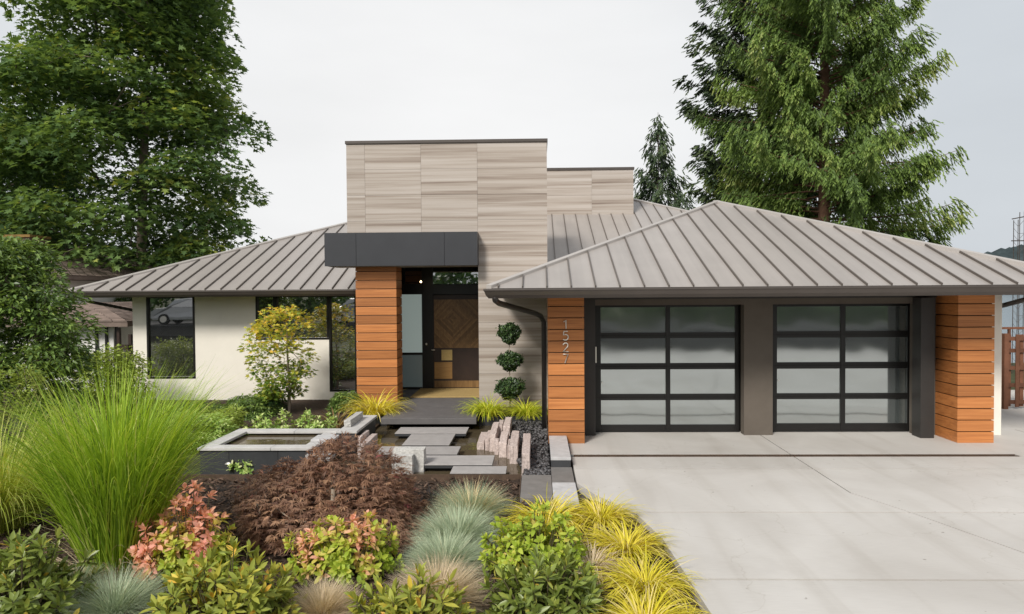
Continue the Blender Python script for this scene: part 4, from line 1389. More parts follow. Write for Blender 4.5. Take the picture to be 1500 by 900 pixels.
def whorl_shrub(name, rx, ry, rz, ntips, nl, L, W, seed, m, stem_m, parent=None, tilt=(45, 85), zc=.0, kind='broad', droop=.08, fold=.12, new=0., tmap=None, base_z=None, uplean=.6):
    """shrub whose leaves sit in whorls at stem tips; children foliage and stems of parent"""
    r_ = np.random.default_rng(seed)
    T1, d1_, k1 = dome_tips(r_, int(ntips * .68), rx, ry, rz)
    T2, d2_, k2 = dome_tips(r_, int(ntips * .32), rx, ry, rz, .4, .75)
    Tp = np.concatenate([T1, T2]); D = np.concatenate([d1_, d2_])
    Tp[:, 2] += zc
    keep = Tp[:, 2] > .03
    Tp, D = Tp[keep], D[keep]
    ax = unit(D * np.array([1, 1, .7]) + np.array([0, 0, uplean]) + r_.normal(0, .18, D.shape))
    nt_ = len(Tp)
    ii = np.repeat(np.arange(nt_), nl); jj = np.tile(np.arange(nl), nt_)
    axl = ax[ii]
    u = perp(ax, r_)[ii]; v = np.cross(axl, u)
    ph = jj * 2.39996 + r_.normal(0, .25, len(ii))
    th = np.radians(tilt[0] + (tilt[1] - tilt[0]) * (jj / max(1, nl - 1)) + r_.normal(0, 8, len(ii)))
    pr_ = u * np.cos(ph)[:, None] + v * np.sin(ph)[:, None]
    A = axl * np.cos(th)[:, None] + pr_ * np.sin(th)[:, None]
    Nn = axl * np.sin(th)[:, None] - pr_ * np.cos(th)[:, None]
    s = r_.uniform(.72, 1.12, len(ii))
    P = Tp[ii] - axl * (jj * L * .045)[:, None]
    tint = r_.random(len(ii)) if tmap is None else tmap(r_, Tp[ii], jj / nl, D[ii])
    me = leaf_mesh('foliage', P, A, Nn, L * s, W * s, np.clip(tint, 0, 1), kind=kind, droop=droop, fold=fold)
    link('foliage', me, m, parent, world=False)
    if stem_m is not None:
        mb = MB()
        for p, a in list(zip(Tp, ax))[:150]:
            b0 = Vector((p[0] * .12, p[1] * .12, 0)); p1 = Vector(p)
            mid = (b0 + p1) / 2 + Vector((p[0] * .12, p[1] * .12, -.0))
            mb.tube([b0, mid, p1 - Vector(a) * L * .1, p1 + Vector(a) * L * .05], [.007, .006, .005, .003], 4, cap=False)
        mb.build('stems', stem_m, parent, world=False)


def grow(trunk, pts, seed=0, kup=.35, seg=.8, wob=.08):
    """connect crown points to a trunk polyline; returns nodes, parents, tips"""
    r_ = np.random.default_rng(seed)
    nodes = [np.array(p, float) for p in trunk]; par = list(range(-1, len(trunk) - 1))
    base = np.array(trunk)
    dist = np.min(np.linalg.norm(pts[:, None, :2] - base[None, :, :2], axis=-1) + .6 * np.abs(pts[:, None, 2] - base[None, :, 2]), axis=1)
    tips = []
    for i in np.argsort(dist):
        p = pts[i]
        Nd = np.array(nodes)
        v = p - Nd
        d = np.linalg.norm(v, axis=1)
        pen = np.where(v[:, 2] < 0, -v[:, 2] * 1.1, 0) + np.where(v[:, 2] < d * .3, (d * .3 - v[:, 2]) * kup, 0)
        k = int(np.argmin(d + pen))
        m_ = max(1, int(d[k] / seg))
        q0 = Nd[k]; last = k
        for s in range(1, m_ + 1):
            f_ = s / m_
            q = q0 + (p - q0) * f_
            q = q + np.array([0, 0, .14 * d[k] * math.sin(math.pi * f_)]) * (1 if s < m_ else 0) + (r_.normal(0, wob * seg, 3) if s < m_ else 0)
            nodes.append(q); par.append(last); last = len(nodes) - 1
        tips.append(last)
    return np.array(nodes), par, tips


def branch_mesh(nodes, par, r_tip, r_base, ntr, sides=6, expo=2.3):
    n = len(nodes)
    wt = np.zeros(n)
    kids = [[] for _ in range(n)]
    for i, p in enumerate(par):
        if p >= 0: kids[p].append(i)
    order = sorted(range(n), key=lambda i: -i)
    for i in order:
        if not kids[i]: wt[i] = 1
        if par[i] >= 0: wt[par[i]] += wt[i]
    rad = r_tip * wt ** (1 / expo)
    rad = rad * min(1e9, 1.0)
    sc = r_base / max(rad[0], 1e-9)
    rad = np.maximum(r_tip, rad * (sc if sc < 1 else 1 + (sc - 1) * np.clip(wt / wt[0], 0, 1) ** .5))
    mb = MB()
    for i in range(1, n):
        p = par[i]
        if p < 0: continue
        r0 = min(rad[p], rad[i] * 1.5) if i >= ntr else rad[p]
        mb.tube([nodes[p], nodes[i]], [r0, rad[i]], sides if rad[i] > 3 * r_tip else 4, cap=False)
    return mb


def clump_leaves(r_, C, per, sx, sz, L, W, updown=.35, tint=None, out=None, fold=.15, kind='simple', droop=.15):
    n = len(C) * per
    ii = np.repeat(np.arange(len(C)), per)
    off = np.clip(r_.normal(0, 1, (n, 3)), -1.7, 1.7)
    off *= np.minimum(1, 1.75 / np.maximum(np.linalg.norm(off, axis=1, keepdims=True), 1e-6)) * np.array([sx, sx, sz])
    # umbrella-like: outer leaves of a clump hang a little
    off[:, 2] -= .25 * (off[:, 0] ** 2 + off[:, 1] ** 2) / max(sx, .01)
    P = C[ii] + off
    dirh = unit(off * np.array([1, 1, 0]) + r_.normal(0, .35 * sx, (n, 3)) + (0 if out is None else out[ii] * sx * .6))
    A = unit(dirh + np.array([0, 0, -1]) * r_.uniform(-.2, .9, n)[:, None] * updown * 2)
    Nn = unit(np.array([0, 0, 1.]) + r_.normal(0, .45, (n, 3)))
    s = r_.uniform(.7, 1.25, n)
    t_ = r_.random(n) if tint is None else tint(r_, P, ii)
    return leaf_mesh('crown', P, A, Nn, L * s, W * s, np.clip(t_, 0, 1), kind=kind, fold=fold, droop=droop)


M['branch'] = simple('maple_branch_bark', (.17, .14, .11), .9, .35, 5, 0, .2, .8, 20)
# ---- foliage pigments
M['lf_maple'] = leaf_mat('bigleaf_maple_leaf', [(0, (0.070, 0.130, 0.053)), (.45, (0.139, 0.231, 0.075)), (.8, (0.227, 0.335, 0.098)), (1, (0.454, 0.491, 0.121))], .45)
M['lf_dark'] = leaf_mat('dark_broad_leaf', [(0, (0.031, 0.069, 0.028)), (.6, (0.069, 0.147, 0.043)), (1, (0.129, 0.224, 0.061))], .25)
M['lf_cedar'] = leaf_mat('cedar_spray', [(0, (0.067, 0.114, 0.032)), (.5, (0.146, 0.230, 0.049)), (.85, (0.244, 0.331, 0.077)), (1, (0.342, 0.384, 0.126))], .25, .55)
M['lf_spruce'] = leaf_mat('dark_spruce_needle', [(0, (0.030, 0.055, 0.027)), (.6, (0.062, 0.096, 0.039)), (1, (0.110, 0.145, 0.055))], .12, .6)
M['lf_camellia'] = leaf_mat('glossy_green_leaf', [(0, (0.076, 0.133, 0.044)), (.5, (0.162, 0.256, 0.062)), (.85, (0.282, 0.396, 0.087)), (1, (0.480, 0.573, 0.144))], .25, .38, .5)
M['lf_lime'] = leaf_mat('lime_leaf', [(0, (0.161, 0.230, 0.034)), (.5, (0.299, 0.391, 0.069)), (1, (0.483, 0.529, 0.138))], .3)
M['lf_varieg'] = leaf_mat('variegated_pale_leaf', [(0, (0.171, 0.311, 0.070)), (.4, (0.397, 0.567, 0.142)), (.8, (0.651, 0.737, 0.311)), (1, (0.800, 0.800, 0.510))], .3)
M['lf_rhodo'] = leaf_mat('rhododendron_leaf', [(0, (0.152, 0.202, 0.037)), (.5, (0.304, 0.348, 0.064)), (.8, (0.477, 0.454, 0.076)), (.93, (0.701, 0.556, 0.076)), (1, (0.701, 0.418, 0.069))], .25, .5, .25)
M['lf_rhodo_dark'] = leaf_mat('deep_green_rhododendron_leaf', [(0, (0.096, 0.136, 0.027)), (.6, (0.199, 0.257, 0.049)), (.92, (0.325, 0.351, 0.069)), (1, (0.551, 0.379, 0.057))], .2, .38, .5)
M['lf_red'] = leaf_mat('lime_and_pink_leaf', [(0, (.26, .38, .045)), (.36, (.46, .56, .075)), (.54, (.62, .56, .13)), (.68, (.80, .48, .30)), (.86, (.80, .40, .33)), (1, (.72, .2, .2))], .35, .45)
M['lf_purple'] = leaf_mat('purple_laceleaf', [(0, (0.148, 0.080, 0.058)), (.5, (0.295, 0.173, 0.112)), (.85, (0.472, 0.289, 0.174)), (1, (0.472, 0.106, 0.126))], .3, .5, tcol=(1.3, .9, .7))
M['lf_smaple'] = leaf_mat('turning_maple_leaf', [(0, (0.099, 0.194, 0.035)), (.4, (0.249, 0.350, 0.058)), (.7, (0.627, 0.595, 0.081)), (1, (0.800, 0.525, 0.091))], .35)
M['lf_box'] = leaf_mat('boxwood_leaf', [(0, (0.020, 0.044, 0.017)), (.6, (0.046, 0.091, 0.029)), (1, (0.109, 0.182, 0.055))], .15, .4, .5)
M['gr_yellow'] = leaf_mat('golden_grass_blade', [(0, (.50, .48, .025)), (.4, (.74, .64, .045)), (.78, (.80, .69, .11)), (1, (.78, .66, .34))], .33, .5, tcol=(1.1, 1.05, .75))
M['gr_lime'] = leaf_mat('lime_grass_blade', [(0, (0.304, 0.430, 0.025)), (.5, (0.557, 0.632, 0.037)), (1, (0.784, 0.734, 0.101))], .3, .5)
M['gr_tan'] = leaf_mat('dry_tan_grass_blade', [(0, (0.408, 0.336, 0.216)), (.5, (0.624, 0.516, 0.360)), (1, (0.792, 0.660, 0.504))], .25, .6)
M['gr_blue'] = leaf_mat('blue_fescue_blade', [(0, (0.265, 0.340, 0.214)), (.5, (0.447, 0.528, 0.366)), (.86, (0.628, 0.681, 0.497)), (1, (0.800, 0.613, 0.331))], .2, .6, tcol=(1, 1.05, .9))
M['gr_blue_tan'] = leaf_mat('tan_tipped_fescue_blade', [(0, (0.235, 0.326, 0.199)), (.55, (0.391, 0.482, 0.337)), (.75, (0.626, 0.513, 0.307)), (1, (0.800, 0.653, 0.399))], .2, .6)
M['gr_misc'] = leaf_mat('silvergrass_blade', [(0, (0.164, 0.282, 0.029)), (.5, (0.326, 0.496, 0.044)), (.9, (0.505, 0.666, 0.081)), (1, (0.749, 0.718, 0.293))], .38, .45)
M['gr_misc_pale'] = leaf_mat('pale_silvergrass_blade', [(0, (0.212, 0.291, 0.039)), (.5, (0.397, 0.489, 0.066)), (1, (0.635, 0.621, 0.212))], .38, .45)
M['gr_black'] = leaf_mat('black_mondo_blade', [(0, (.010, .009, .010)), (1, (.035, .03, .028))], .05, .45)
M['gr_bronze'] = leaf_mat('bronze_flax_blade', [(0, (.10, .06, .03)), (.5, (.20, .13, .05)), (1, (.42, .30, .12))], .2)

BZ = -.09

# ---- big maple on the left
def big_tree(name, lab, cx, cy, gz, env, ncl, per, sx, L, m, seed, trunk_r, bark, lean=(0, 0), ry=None, tcol=None, forks=None, group=None, zlo=None, gap=.0):
    """env = [(z, xmin, xmax)] outline of the crown in world z / x offsets from the trunk"""
    t = root(name, lab, 'tree', (cx, cy, gz), group)
    r_ = np.random.default_rng(seed)
    ez = np.array([e_[0] for e_ in env]); e0 = np.array([e_[1] for e_ in env]); e1 = np.array([e_[2] for e_ in env])
    pts = []
    while len(pts) < ncl:
        z = r_.uniform(ez[0], ez[-1])
        a, b_ = np.interp(z, ez, e0), np.interp(z, ez, e1)
        c, h = (a + b_) / 2, (b_ - a) / 2
        x = r_.uniform(-1, 1); y = r_.uniform(-1, 1)
        q = math.hypot(x, y)
        if q > 1 or r_.random() > .28 + .72 * q ** 1.6: continue
        # lumpy outline and open pockets
        lum = math.sin(x * 4.1 + z * 1.1 + seed) * math.sin(y * 3.7 - z * .9) + .6 * math.sin(z * 2.3 + x * 2)
        if lum < -.85 + gap: continue
        ryy = (ry or h)
        pts.append((c + x * h * .97, y * ryy, z + r_.normal(0, .2)))
    pts = np.array(pts)
    zt = ez[-1] * .92
    trunk = [(lean[0] * s * s, lean[1] * s, zt * s) for s in np.linspace(0, 1, 14)]
    nodes, par, tips = grow(trunk, pts, seed)
    branch_mesh(nodes, par, .018, trunk_r, 14).build('trunk', bark, t, True, world=False)
    out = unit(pts * np.array([1, 1, .3]))
    # extra little clumps along outer branches
    C = np.concatenate([pts, pts + r_.normal(0, sx * .6, pts.shape) * np.array([1, 1, .6])])
    O = np.concatenate([out, out])
    bri = np.tile(r_.uniform(-.28, .34, len(pts)), 2)
    tf = (lambda rr, P, ii: .42 + bri[ii] + rr.normal(0, .17, len(P))) if tcol is None else tcol
    me = clump_leaves(r_, C, per, sx, sx * .36, L, L * 1.05, tint=tf, out=O, kind='palm', droop=.25, updown=.3)
    link('crown', me, m, t, world=False)
    return t


def env_px(rows, cu, Y, gz):
    """photo outline rows (v, u_left, u_right) -> [(z, x0, x1)] relative to a trunk at photo column cu, depth Y, foot gz"""
    out = []
    for v, a, b_ in rows:
        p, q, c = at(a, v, Y), at(b_, v, Y), at(cu, v, Y)
        bx_ = at(cu, 430, Y).x
        out.append((p.z - gz, p.x - bx_, q.x - bx_))
    return sorted(out)


YM = 30.
gzm = -.3
em = env_px([(-210, 120, 230), (-150, 60, 280), (-80, 90, 290), (0, 92, 285), (60, 62, 308), (130, 42, 325), (200, 10, 358), (250, -30, 360), (310, -60, 358), (360, -60, 350), (405, -40, 330), (432, 0, 290)], 205, YM, gzm)
big_tree('maple_tree', 'huge spreading green maple rising behind the left roof wing', at(205, 430, YM).x, YM, gzm, em, 330, 120, .78, .27, M['lf_maple'], 3, .27, M['branch'], lean=(.9, .4), ry=4.6)
YM2 = 34.
em = env_px([(120, -60, 10), (180, -130, 70), (260, -150, 120), (330, -150, 150), (400, -150, 170), (440, -120, 150)], -30, YM2, gzm)
big_tree('dark_tree', 'dark green tree behind the brick chimney at the left edge', at(-30, 430, YM2).x, YM2, gzm, em, 130, 80, .8, .28, M['lf_dark'], 9, .35, M['bark'], ry=4)
em = env_px([(380, 100, 250), (400, 60, 330), (440, 40, 350), (470, 40, 340)], 180, 35., -1)
big_tree('dark_tree', 'low dark undergrowth tree between the neighbouring roof and the left eave', at(180, 430, 35.).x, 35., -1, em, 90, 80, .7, .26, M['lf_dark'], 12, .2, M['bark'], ry=3)


# ---- conifers
def conifer(name, lab, u, Y, gz, Ht, rfun, nbr, fr, m, bark, seed, zs, fl=(.5, 1.0), lw=(.26, .085), droop=.6, r0=.45, slope=(-.10, -.25), per=8):
    c = at(u, 430, Y)
    t = root(name, lab, 'tree', (c.x, Y, gz))
    r_ = np.random.default_rng(seed)
    mb = MB()
    mb.tube([(r_.normal(0, .04), r_.normal(0, .04), z) for z in np.linspace(0, Ht, 12)], [r0 * (1 - .93 * s) for s in np.linspace(0, 1, 12)], 9)
    P_, A_, T_ = [], [], []
    for i in range(nbr):
        f = (i + r_.random()) / nbr
        z = zs + (Ht - .3 - zs) * f ** 1.12
        az = i * 2.39996 + r_.normal(0, .3)
        Lb = rfun(z) * r_.uniform(.55, 1.14)
        if Lb < .15: Lb = .15
        s = np.linspace(0, 1, 7)
        sl, cv = slope[0] + r_.normal(0, .08) + .45 * f, slope[1]
        rr = Lb * s
        zz = z + Lb * (sl * s + cv * s ** 2 * (1 - f) + .22 * s ** 4)
        side = np.array([-math.sin(az), math.cos(az), 0]); outv = np.array([math.cos(az), math.sin(az), 0])
        pts = np.stack([rr * math.cos(az), rr * math.sin(az), zz], -1) + side * (np.sin(s * 3) * r_.normal(0, .12) * Lb)[:, None]
        rb_ = .012 + .009 * Lb
        mb.tube([tuple(p) for p in pts], [rb_ * (1 - .85 * k) for k in s], 5, cap=False)
        nf = max(4, int(fr * Lb))
        ss_ = r_.uniform(.12, 1.02, nf) ** .8
        ss_ = np.clip(ss_, 0, 1)
        bp = np.stack([np.interp(ss_, s, pts[:, k]) for k in range(3)], -1) + r_.normal(0, 1, (nf, 3)) * np.array([.12, .12, .16])
        sgn = r_.choice([-1, 1], nf)
        FL = r_.uniform(*fl, nf) * (1.1 - .5 * ss_) * min(1, .45 + Lb / 5)
        d = unit(outv * r_.uniform(.25, .9, nf)[:, None] + side * (sgn * r_.uniform(.1, 1., nf) * (1.1 - ss_))[:, None] + np.array([0, 0, -1]) * (droop * r_.uniform(.15, 1.5, nf))[:, None])
        br0 = r_.normal(.0, .14); fb = r_.random(nf)
        for k in range(per):
            q = (k + .4) / per
            pp = bp + d * (FL * q)[:, None] + np.array([0, 0, -1]) * (FL * q * q * droop * .35)[:, None]
            sd_ = np.cross(d, np.array([0, 0, 1.])); sd_ = unit(sd_ + 1e-6)
            a = unit(d * .85 + sd_ * ((-1) ** k * .42) + np.array([0, 0, -.25]) * droop + r_.normal(0, .12, d.shape))
            P_.append(pp); A_.append(a)
            T_.append(np.clip(.10 + br0 + .62 * q * ss_ ** .7 + .22 * fb + r_.normal(0, .1, nf), 0, 1))  # tips lighter in pigment, plus sunlit tips and dim interior put into the tint
    mb.build('trunk', bark, t, True, world=False)
    P_ = np.concatenate(P_); A_ = np.concatenate(A_); T_ = np.concatenate(T_)
    Nn = unit(np.array([0, 0, 1.]) + r_.normal(0, .6, P_.shape))
    s = r_.uniform(.7, 1.2, len(P_))
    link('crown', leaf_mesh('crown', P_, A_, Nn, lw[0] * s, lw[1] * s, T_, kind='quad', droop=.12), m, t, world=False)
    return t


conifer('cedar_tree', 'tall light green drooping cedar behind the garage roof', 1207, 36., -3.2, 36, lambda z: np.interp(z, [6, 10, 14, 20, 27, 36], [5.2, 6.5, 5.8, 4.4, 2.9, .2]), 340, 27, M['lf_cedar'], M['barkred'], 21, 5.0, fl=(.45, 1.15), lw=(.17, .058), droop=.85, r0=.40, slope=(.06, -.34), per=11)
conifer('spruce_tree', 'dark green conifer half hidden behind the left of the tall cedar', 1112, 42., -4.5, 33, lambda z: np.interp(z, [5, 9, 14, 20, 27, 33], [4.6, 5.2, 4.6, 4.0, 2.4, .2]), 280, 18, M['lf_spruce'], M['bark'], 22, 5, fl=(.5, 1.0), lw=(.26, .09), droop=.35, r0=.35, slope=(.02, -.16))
conifer('fir_tree', 'small distant dark fir standing right of the roof box', 965, 60., -6, 24.3, lambda z: np.interp(z, [5, 9, 13, 18, 24], [3.7, 4.1, 3.4, 2.1, .12]), 150, 17, M['lf_spruce'], M['bark'], 23, 4, fl=(.5, 1.1), lw=(.28, .09), droop=.9, r0=.25, slope=(-.05, -.12), per=7)

# ---- left shrubs
def bushy(name, lab, u, v0, Y, env, ncl, per, sx, L, W, m, seed, r0, bark=None, ry=None, tcol=None, cat='shrub', gz=-.2, kind='simple', updown=.5, base=None):
    c = at(u, v0, Y)
    t = root(name, lab, cat, (c.x, Y, gz))
    r_ = np.random.default_rng(seed)
    E_ = env_px(env, u, Y, gz)
    ez = np.array([e_[0] for e_ in E_]); e0 = np.array([e_[1] for e_ in E_]); e1 = np.array([e_[2] for e_ in E_])
    pts = []
    while len(pts) < ncl:
        z = r_.uniform(ez[0], ez[-1]); a, b_ = np.interp(z, ez, e0), np.interp(z, ez, e1)
        x, y = r_.uniform(-1, 1, 2); q = math.hypot(x, y)
        if q > 1 or r_.random() > .25 + .75 * q: continue
        lum = math.sin(x * 4 + z * 4 + seed) * math.sin(y * 4 - z * 3) + .5 * math.sin(z * 7 + x * 3)
        if lum < -.7: continue
        jit = 1 + r_.normal(0, .13); x *= jit; y *= jit
        pts.append(((a + b_) / 2 + x * (b_ - a) / 2, y * (ry or (b_ - a) / 2), z))
    pts = np.array(pts)
    zt = ez[-1] * .8
    trunk = [(0.02 * math.sin(5 * s), 0, zt * s) for s in np.linspace(0, 1, 7)]
    nodes, par, tips = grow(trunk, pts, seed, seg=.25)
    branch_mesh(nodes, par, .004, r0, 7, 5).build('trunk', bark or M['bark'], t, True, world=False)
    out = unit(pts * np.array([1, 1, .3]))
    bri = r_.uniform(-.2, .2, len(pts))
    tf = (lambda rr, P, ii: .42 + bri[ii] + rr.normal(0, .18, len(P))) if tcol is None else tcol
    link('foliage', clump_leaves(r_, pts, per, sx, sx * .5, L, W, tint=tf, out=out, updown=updown, kind=kind), m, t, world=False)
    return t


bushy('evergreen_shrub', 'large leafy green shrub in front of the neighbouring house at the left edge', 55, 520, 12.6,
      [(352, -12, 14), (372, -10, 30), (388, -10, 44), (400, -30, 58), (420, -70, 74), (446, -70, 100), (490, -70, 124), (530, -70, 124), (570, -70, 118), (600, -60, 100)], 520, 60, .14, .115, .048, M['lf_camellia'], 31, .07, ry=1.0)
bushy('feathery_shrub', 'feathery lime green shrub at the left edge behind the tall grass', 8, 560, 10.4,
      [(540, -10, 30), (560, -40, 50), (590, -50, 50), (620, -50, 40)], 70, 40, .09, .07, .016, M['lf_lime'], 32, .03, ry=.5, updown=.2)
bushy('light_shrub', 'light green loose shrub by the cream wall corner in front of the white neighbouring wall', 165, 540, 16.5,
      [(512, 140, 170), (525, 130, 195), (545, 125, 205), (580, 120, 215), (605, 115, 220)], 160, 46, .14, .10, .045, M['lf_lime'], 33, .03, ry=.8)
bushy('azalea_shrub', 'olive green shrub left of the small maple against the cream wall', 364, 610, 15.6,
      [(583, 350, 378), (592, 338, 396), (606, 333, 402), (622, 332, 404), (640, 335, 400)], 170, 60, .085, .07, .030, M['lf_camellia'], 34, .02, ry=.45)
bushy('dark_shrub', 'dark green shrub directly left of the small maple trunk', 398, 600, 16.6,
      [(575, 386, 405), (585, 378, 415), (600, 376, 417), (616, 378, 415)], 120, 60, .08, .08, .034, M['lf_dark'], 35, .02, ry=.4)
bushy('leafy_shrub', 'mid green shrub at the foot of the entrance cedar pillar', 507, 596, 15.9,
      [(577, 498, 518), (586, 490, 524), (600, 488, 526), (616, 490, 524)], 110, 60, .07, .075, .032, M['lf_camellia'], 36, .02, ry=.35)
bushy('perennial_clump', 'loose pale green perennials left of the raised basin near the cream wall', 318, 625, 13.6,
      [(603, 300, 345), (615, 275, 350), (635, 262, 345), (655, 262, 330)], 170, 50, .10, .08, .028, M['lf_lime'], 37, .015, ry=.6, cat='plant', updown=-.1)
bushy('perennial_clump', 'pale green perennial drift below the tall single window of the cream wall', 285, 640, 12.9,
      [(608, 255, 320), (620, 235, 335), (640, 225, 340), (660, 230, 330)], 130, 50, .10, .075, .03, M['lf_varieg'], 39, .015, ry=.5, cat='plant', updown=-.1)
bushy('low_shrub', 'low green shrub at the wall base between the tall window and the olive shrub', 300, 605, 16.4,
      [(592, 262, 330), (602, 245, 345), (616, 240, 350), (630, 240, 350)], 130, 50, .09, .075, .032, M['lf_camellia'], 40, .02, ry=.4)
t = bushy('small_maple', 'small maple with yellow and orange leaves in front of the cream wall', 423, 612, 16.2,
      [(452, 405, 432), (466, 388, 446), (485, 368, 448), (510, 364, 458), (535, 372, 458), (556, 380, 450), (572, 394, 440), (580, 405, 436)], 135, 24, .12, .10, .095, M['lf_smaple'], 38, .04, M['palebark'], ry=.8, cat='tree', gz=-.25,
      tcol=lambda rr, P, ii: .32 + .38 * np.clip((P[:, 2] - .9) / 1.4, 0, 1) ** 1.1 + rr.normal(0, .2, len(P)), updown=.25, kind='palm')

# variegated low plants behind and before the basin
for k, (u, v, Yg, lab) in enumerate([(385, 622, 13.2, 'pale variegated low plant behind the basin rim, leftmost of the row by the small maple'),
                                     (412, 621, 13.4, 'pale variegated low plant behind the basin, just left of the small maple trunk'),
                                     (445, 620, 13.5, 'pale variegated low plant behind the basin, right of the small maple trunk'),
                                     (473, 621, 13.3, 'pale variegated low plant behind the basin, beside the bronze flax')]):
    c = at(u, v, Yg)
    t = root('variegated_plant', lab, 'plant', (c.x, Yg, -.2), 'pale variegated plants behind the basin')
    whorl_shrub('v', .30 + .03 * (k % 2), .32, .62 - .05 * (k % 2), 120, 7, .10, .045, 50 + k, M['lf_varieg'], M['stem'], t, tilt=(35, 85), base_z=0)
for k, (u, v, s, lab) in enumerate([(357, 692, .17, 'chartreuse leafy plant in front of the basin beside the path light'), (381, 690, .15, 'chartreuse leafy plant in front of the basin, right of the other one')]):
    c = atz(u, v, -.12)
    t = root('chartreuse_plant', lab, 'plant', (c.x, max(c.y, 10.42), -.12), 'chartreuse plants before the basin')
    whorl_shrub('v', s * 1.3, s, s * 1.7, 60, 6, .085, .04, 60 + k, M['lf_varieg'], M['stem'], t)
# bronze flax
c = at(492, 622, 14.2)
t = tag(link('bronze_flax', grass_mesh('bronze_flax', 60, .07, (.45, .8), (40, 88), (20, 110), (.022, .04), 7, 71), M['gr_bronze']), 'bronze striped flax between the low plants and the entrance pillar', 'plant')
t.location = (c.x, 14.2, -.1)

# ---- topiary with three balls
c = at(747, 600, 15.45)
t = root('topiary', 'three ball topiary in front of the limestone tower wall', 'topiary', (c.x, 15.45, .05))
MB().tube([(0, 0, 0), (.008, 0, .5), (-.008, 0, 1.1), (0, 0, 1.75)], [.017, .015, .013, .008], 7).build('stem', M['palebark'], t, True, world=False)
for k, (v, wd, ht) in enumerate([(490, 31, 28), (530.5, 34, 25), (571, 40, 30)]):
    r_ = np.random.default_rng(80 + k)
    p = at(747, v, 15.45); rw = wd / 2 * .01545; rh = ht / 2 * .01545
    n = 2600
    d = unit(r_.normal(0, 1, (n, 3)))
    # rounded top, tapering underside
    rad = np.where(d[:, 2] < 0, 1 - .30 * np.abs(d[:, 2]) ** .8 * (1 - np.abs(d[:, 2])) * 3, 1.) * r_.uniform(.5, 1.10, n) ** .6 * (1 + .13 * np.sin(d[:, 0] * 6 + k * 2) * np.sin(d[:, 1] * 5 + 1) + .09 * np.sin(d[:, 2] * 8 + d[:, 0] * 5)) * np.where(r_.random(n) < .03, 1.2, 1)
    P_ = d * np.array([rw, rw, rh]) * rad[:, None] + np.array([0, 0, p.z - .05])
    A_ = unit(d * .55 + perp(d, r_) + np.array([0, 0, .25]))
    s = r_.uniform(.75, 1.3, n)
    link('foliage', leaf_mesh('foliage', P_, A_, unit(d + r_.normal(0, .6, (n, 3))), .060 * s, .034 * s, r_.random(n)), M['lf_box'], t, world=False)

# ---- yellow grasses
def clump(meshes, mat, name, u, v, s, lab, cat, grp, z=BZ, k=0, Y=None, sz=None):
    c = at(u, v, Y) if Y else atz(u, v, z)
    me = meshes[k % len(meshes)]
    if me.materials and me.materials[0] != mat:
        me = me.copy(); me.materials.clear()
    o = link(name, me, mat)
    o.location = (c.x, c.y, z)
    o.rotation_euler.z = (k * 2.1 + u * .37) % 6.28
    o.scale = (s, s, sz or s)
    return tag(o, lab, cat, grp)


hak = [grass_mesh('golden_grass_clump', 520, .16, (.40, .80), (22, 86), (60, 140), (.010, .019), 7, 90 + i) for i in range(3)]
hakl = [grass_mesh('golden_grass_clump', 420, .14, (.45, .82), (30, 88), (55, 130), (.012, .02), 7, 95 + i) for i in range(2)]
G_ = 'yellow grass clumps'
clump(hak, M['gr_yellow'], 'golden_grass_clump', 880, 766, .82, 'golden grass mound at the top of the driveway edge, nearest the pale paving', 'grass clump', G_, k=0)
clump(hak, M['gr_yellow'], 'golden_grass_clump', 918, 810, .84, 'golden grass mound spilling onto the driveway, second from the house', 'grass clump', G_, k=1)
clump(hak, M['gr_yellow'], 'golden_grass_clump', 946, 866, .82, 'golden grass mound on the driveway edge, third from the house', 'grass clump', G_, k=2)
clump(hak, M['gr_yellow'], 'golden_grass_clump', 945, 928, .82, 'golden grass mound at the bottom of the picture beside the driveway', 'grass clump', G_, k=4)
clump(hak, M['gr_yellow'], 'golden_grass_clump', 800, 772, .95, 'golden grass mound in front of the brown grey paving beside the blue grass', 'grass clump', G_, k=5)
clump(hak, M['gr_yellow'], 'golden_grass_clump', 1010, 925, .42, 'small golden grass tuft at the bottom driveway corner', 'grass clump', G_, k=3)
clump(hak, M['gr_tan'], 'dry_grass_clump', 868, 838, .62, 'small dry tan grass clump between the rhododendron and the golden mounds', 'grass clump', 'dry tan grass clumps', k=3)
clump(hakl, M['gr_yellow'], 'golden_grass_clump', 550, 609, 1.22, 'golden grass clump left of the porch at the foot of the entrance pillar', 'grass clump', G_, .05, 0, 15.05)
clump(hakl, M['gr_lime'], 'golden_grass_clump', 714, 609, 1.02, 'lime yellow grass clump right of the porch, left of the topiary', 'grass clump', G_, .05, 1, 15.0)
clump(hakl, M['gr_lime'], 'golden_grass_clump', 770, 609, .84, 'lime yellow grass clump right of the topiary by the downspout', 'grass clump', G_, .05, 2, 15.0)
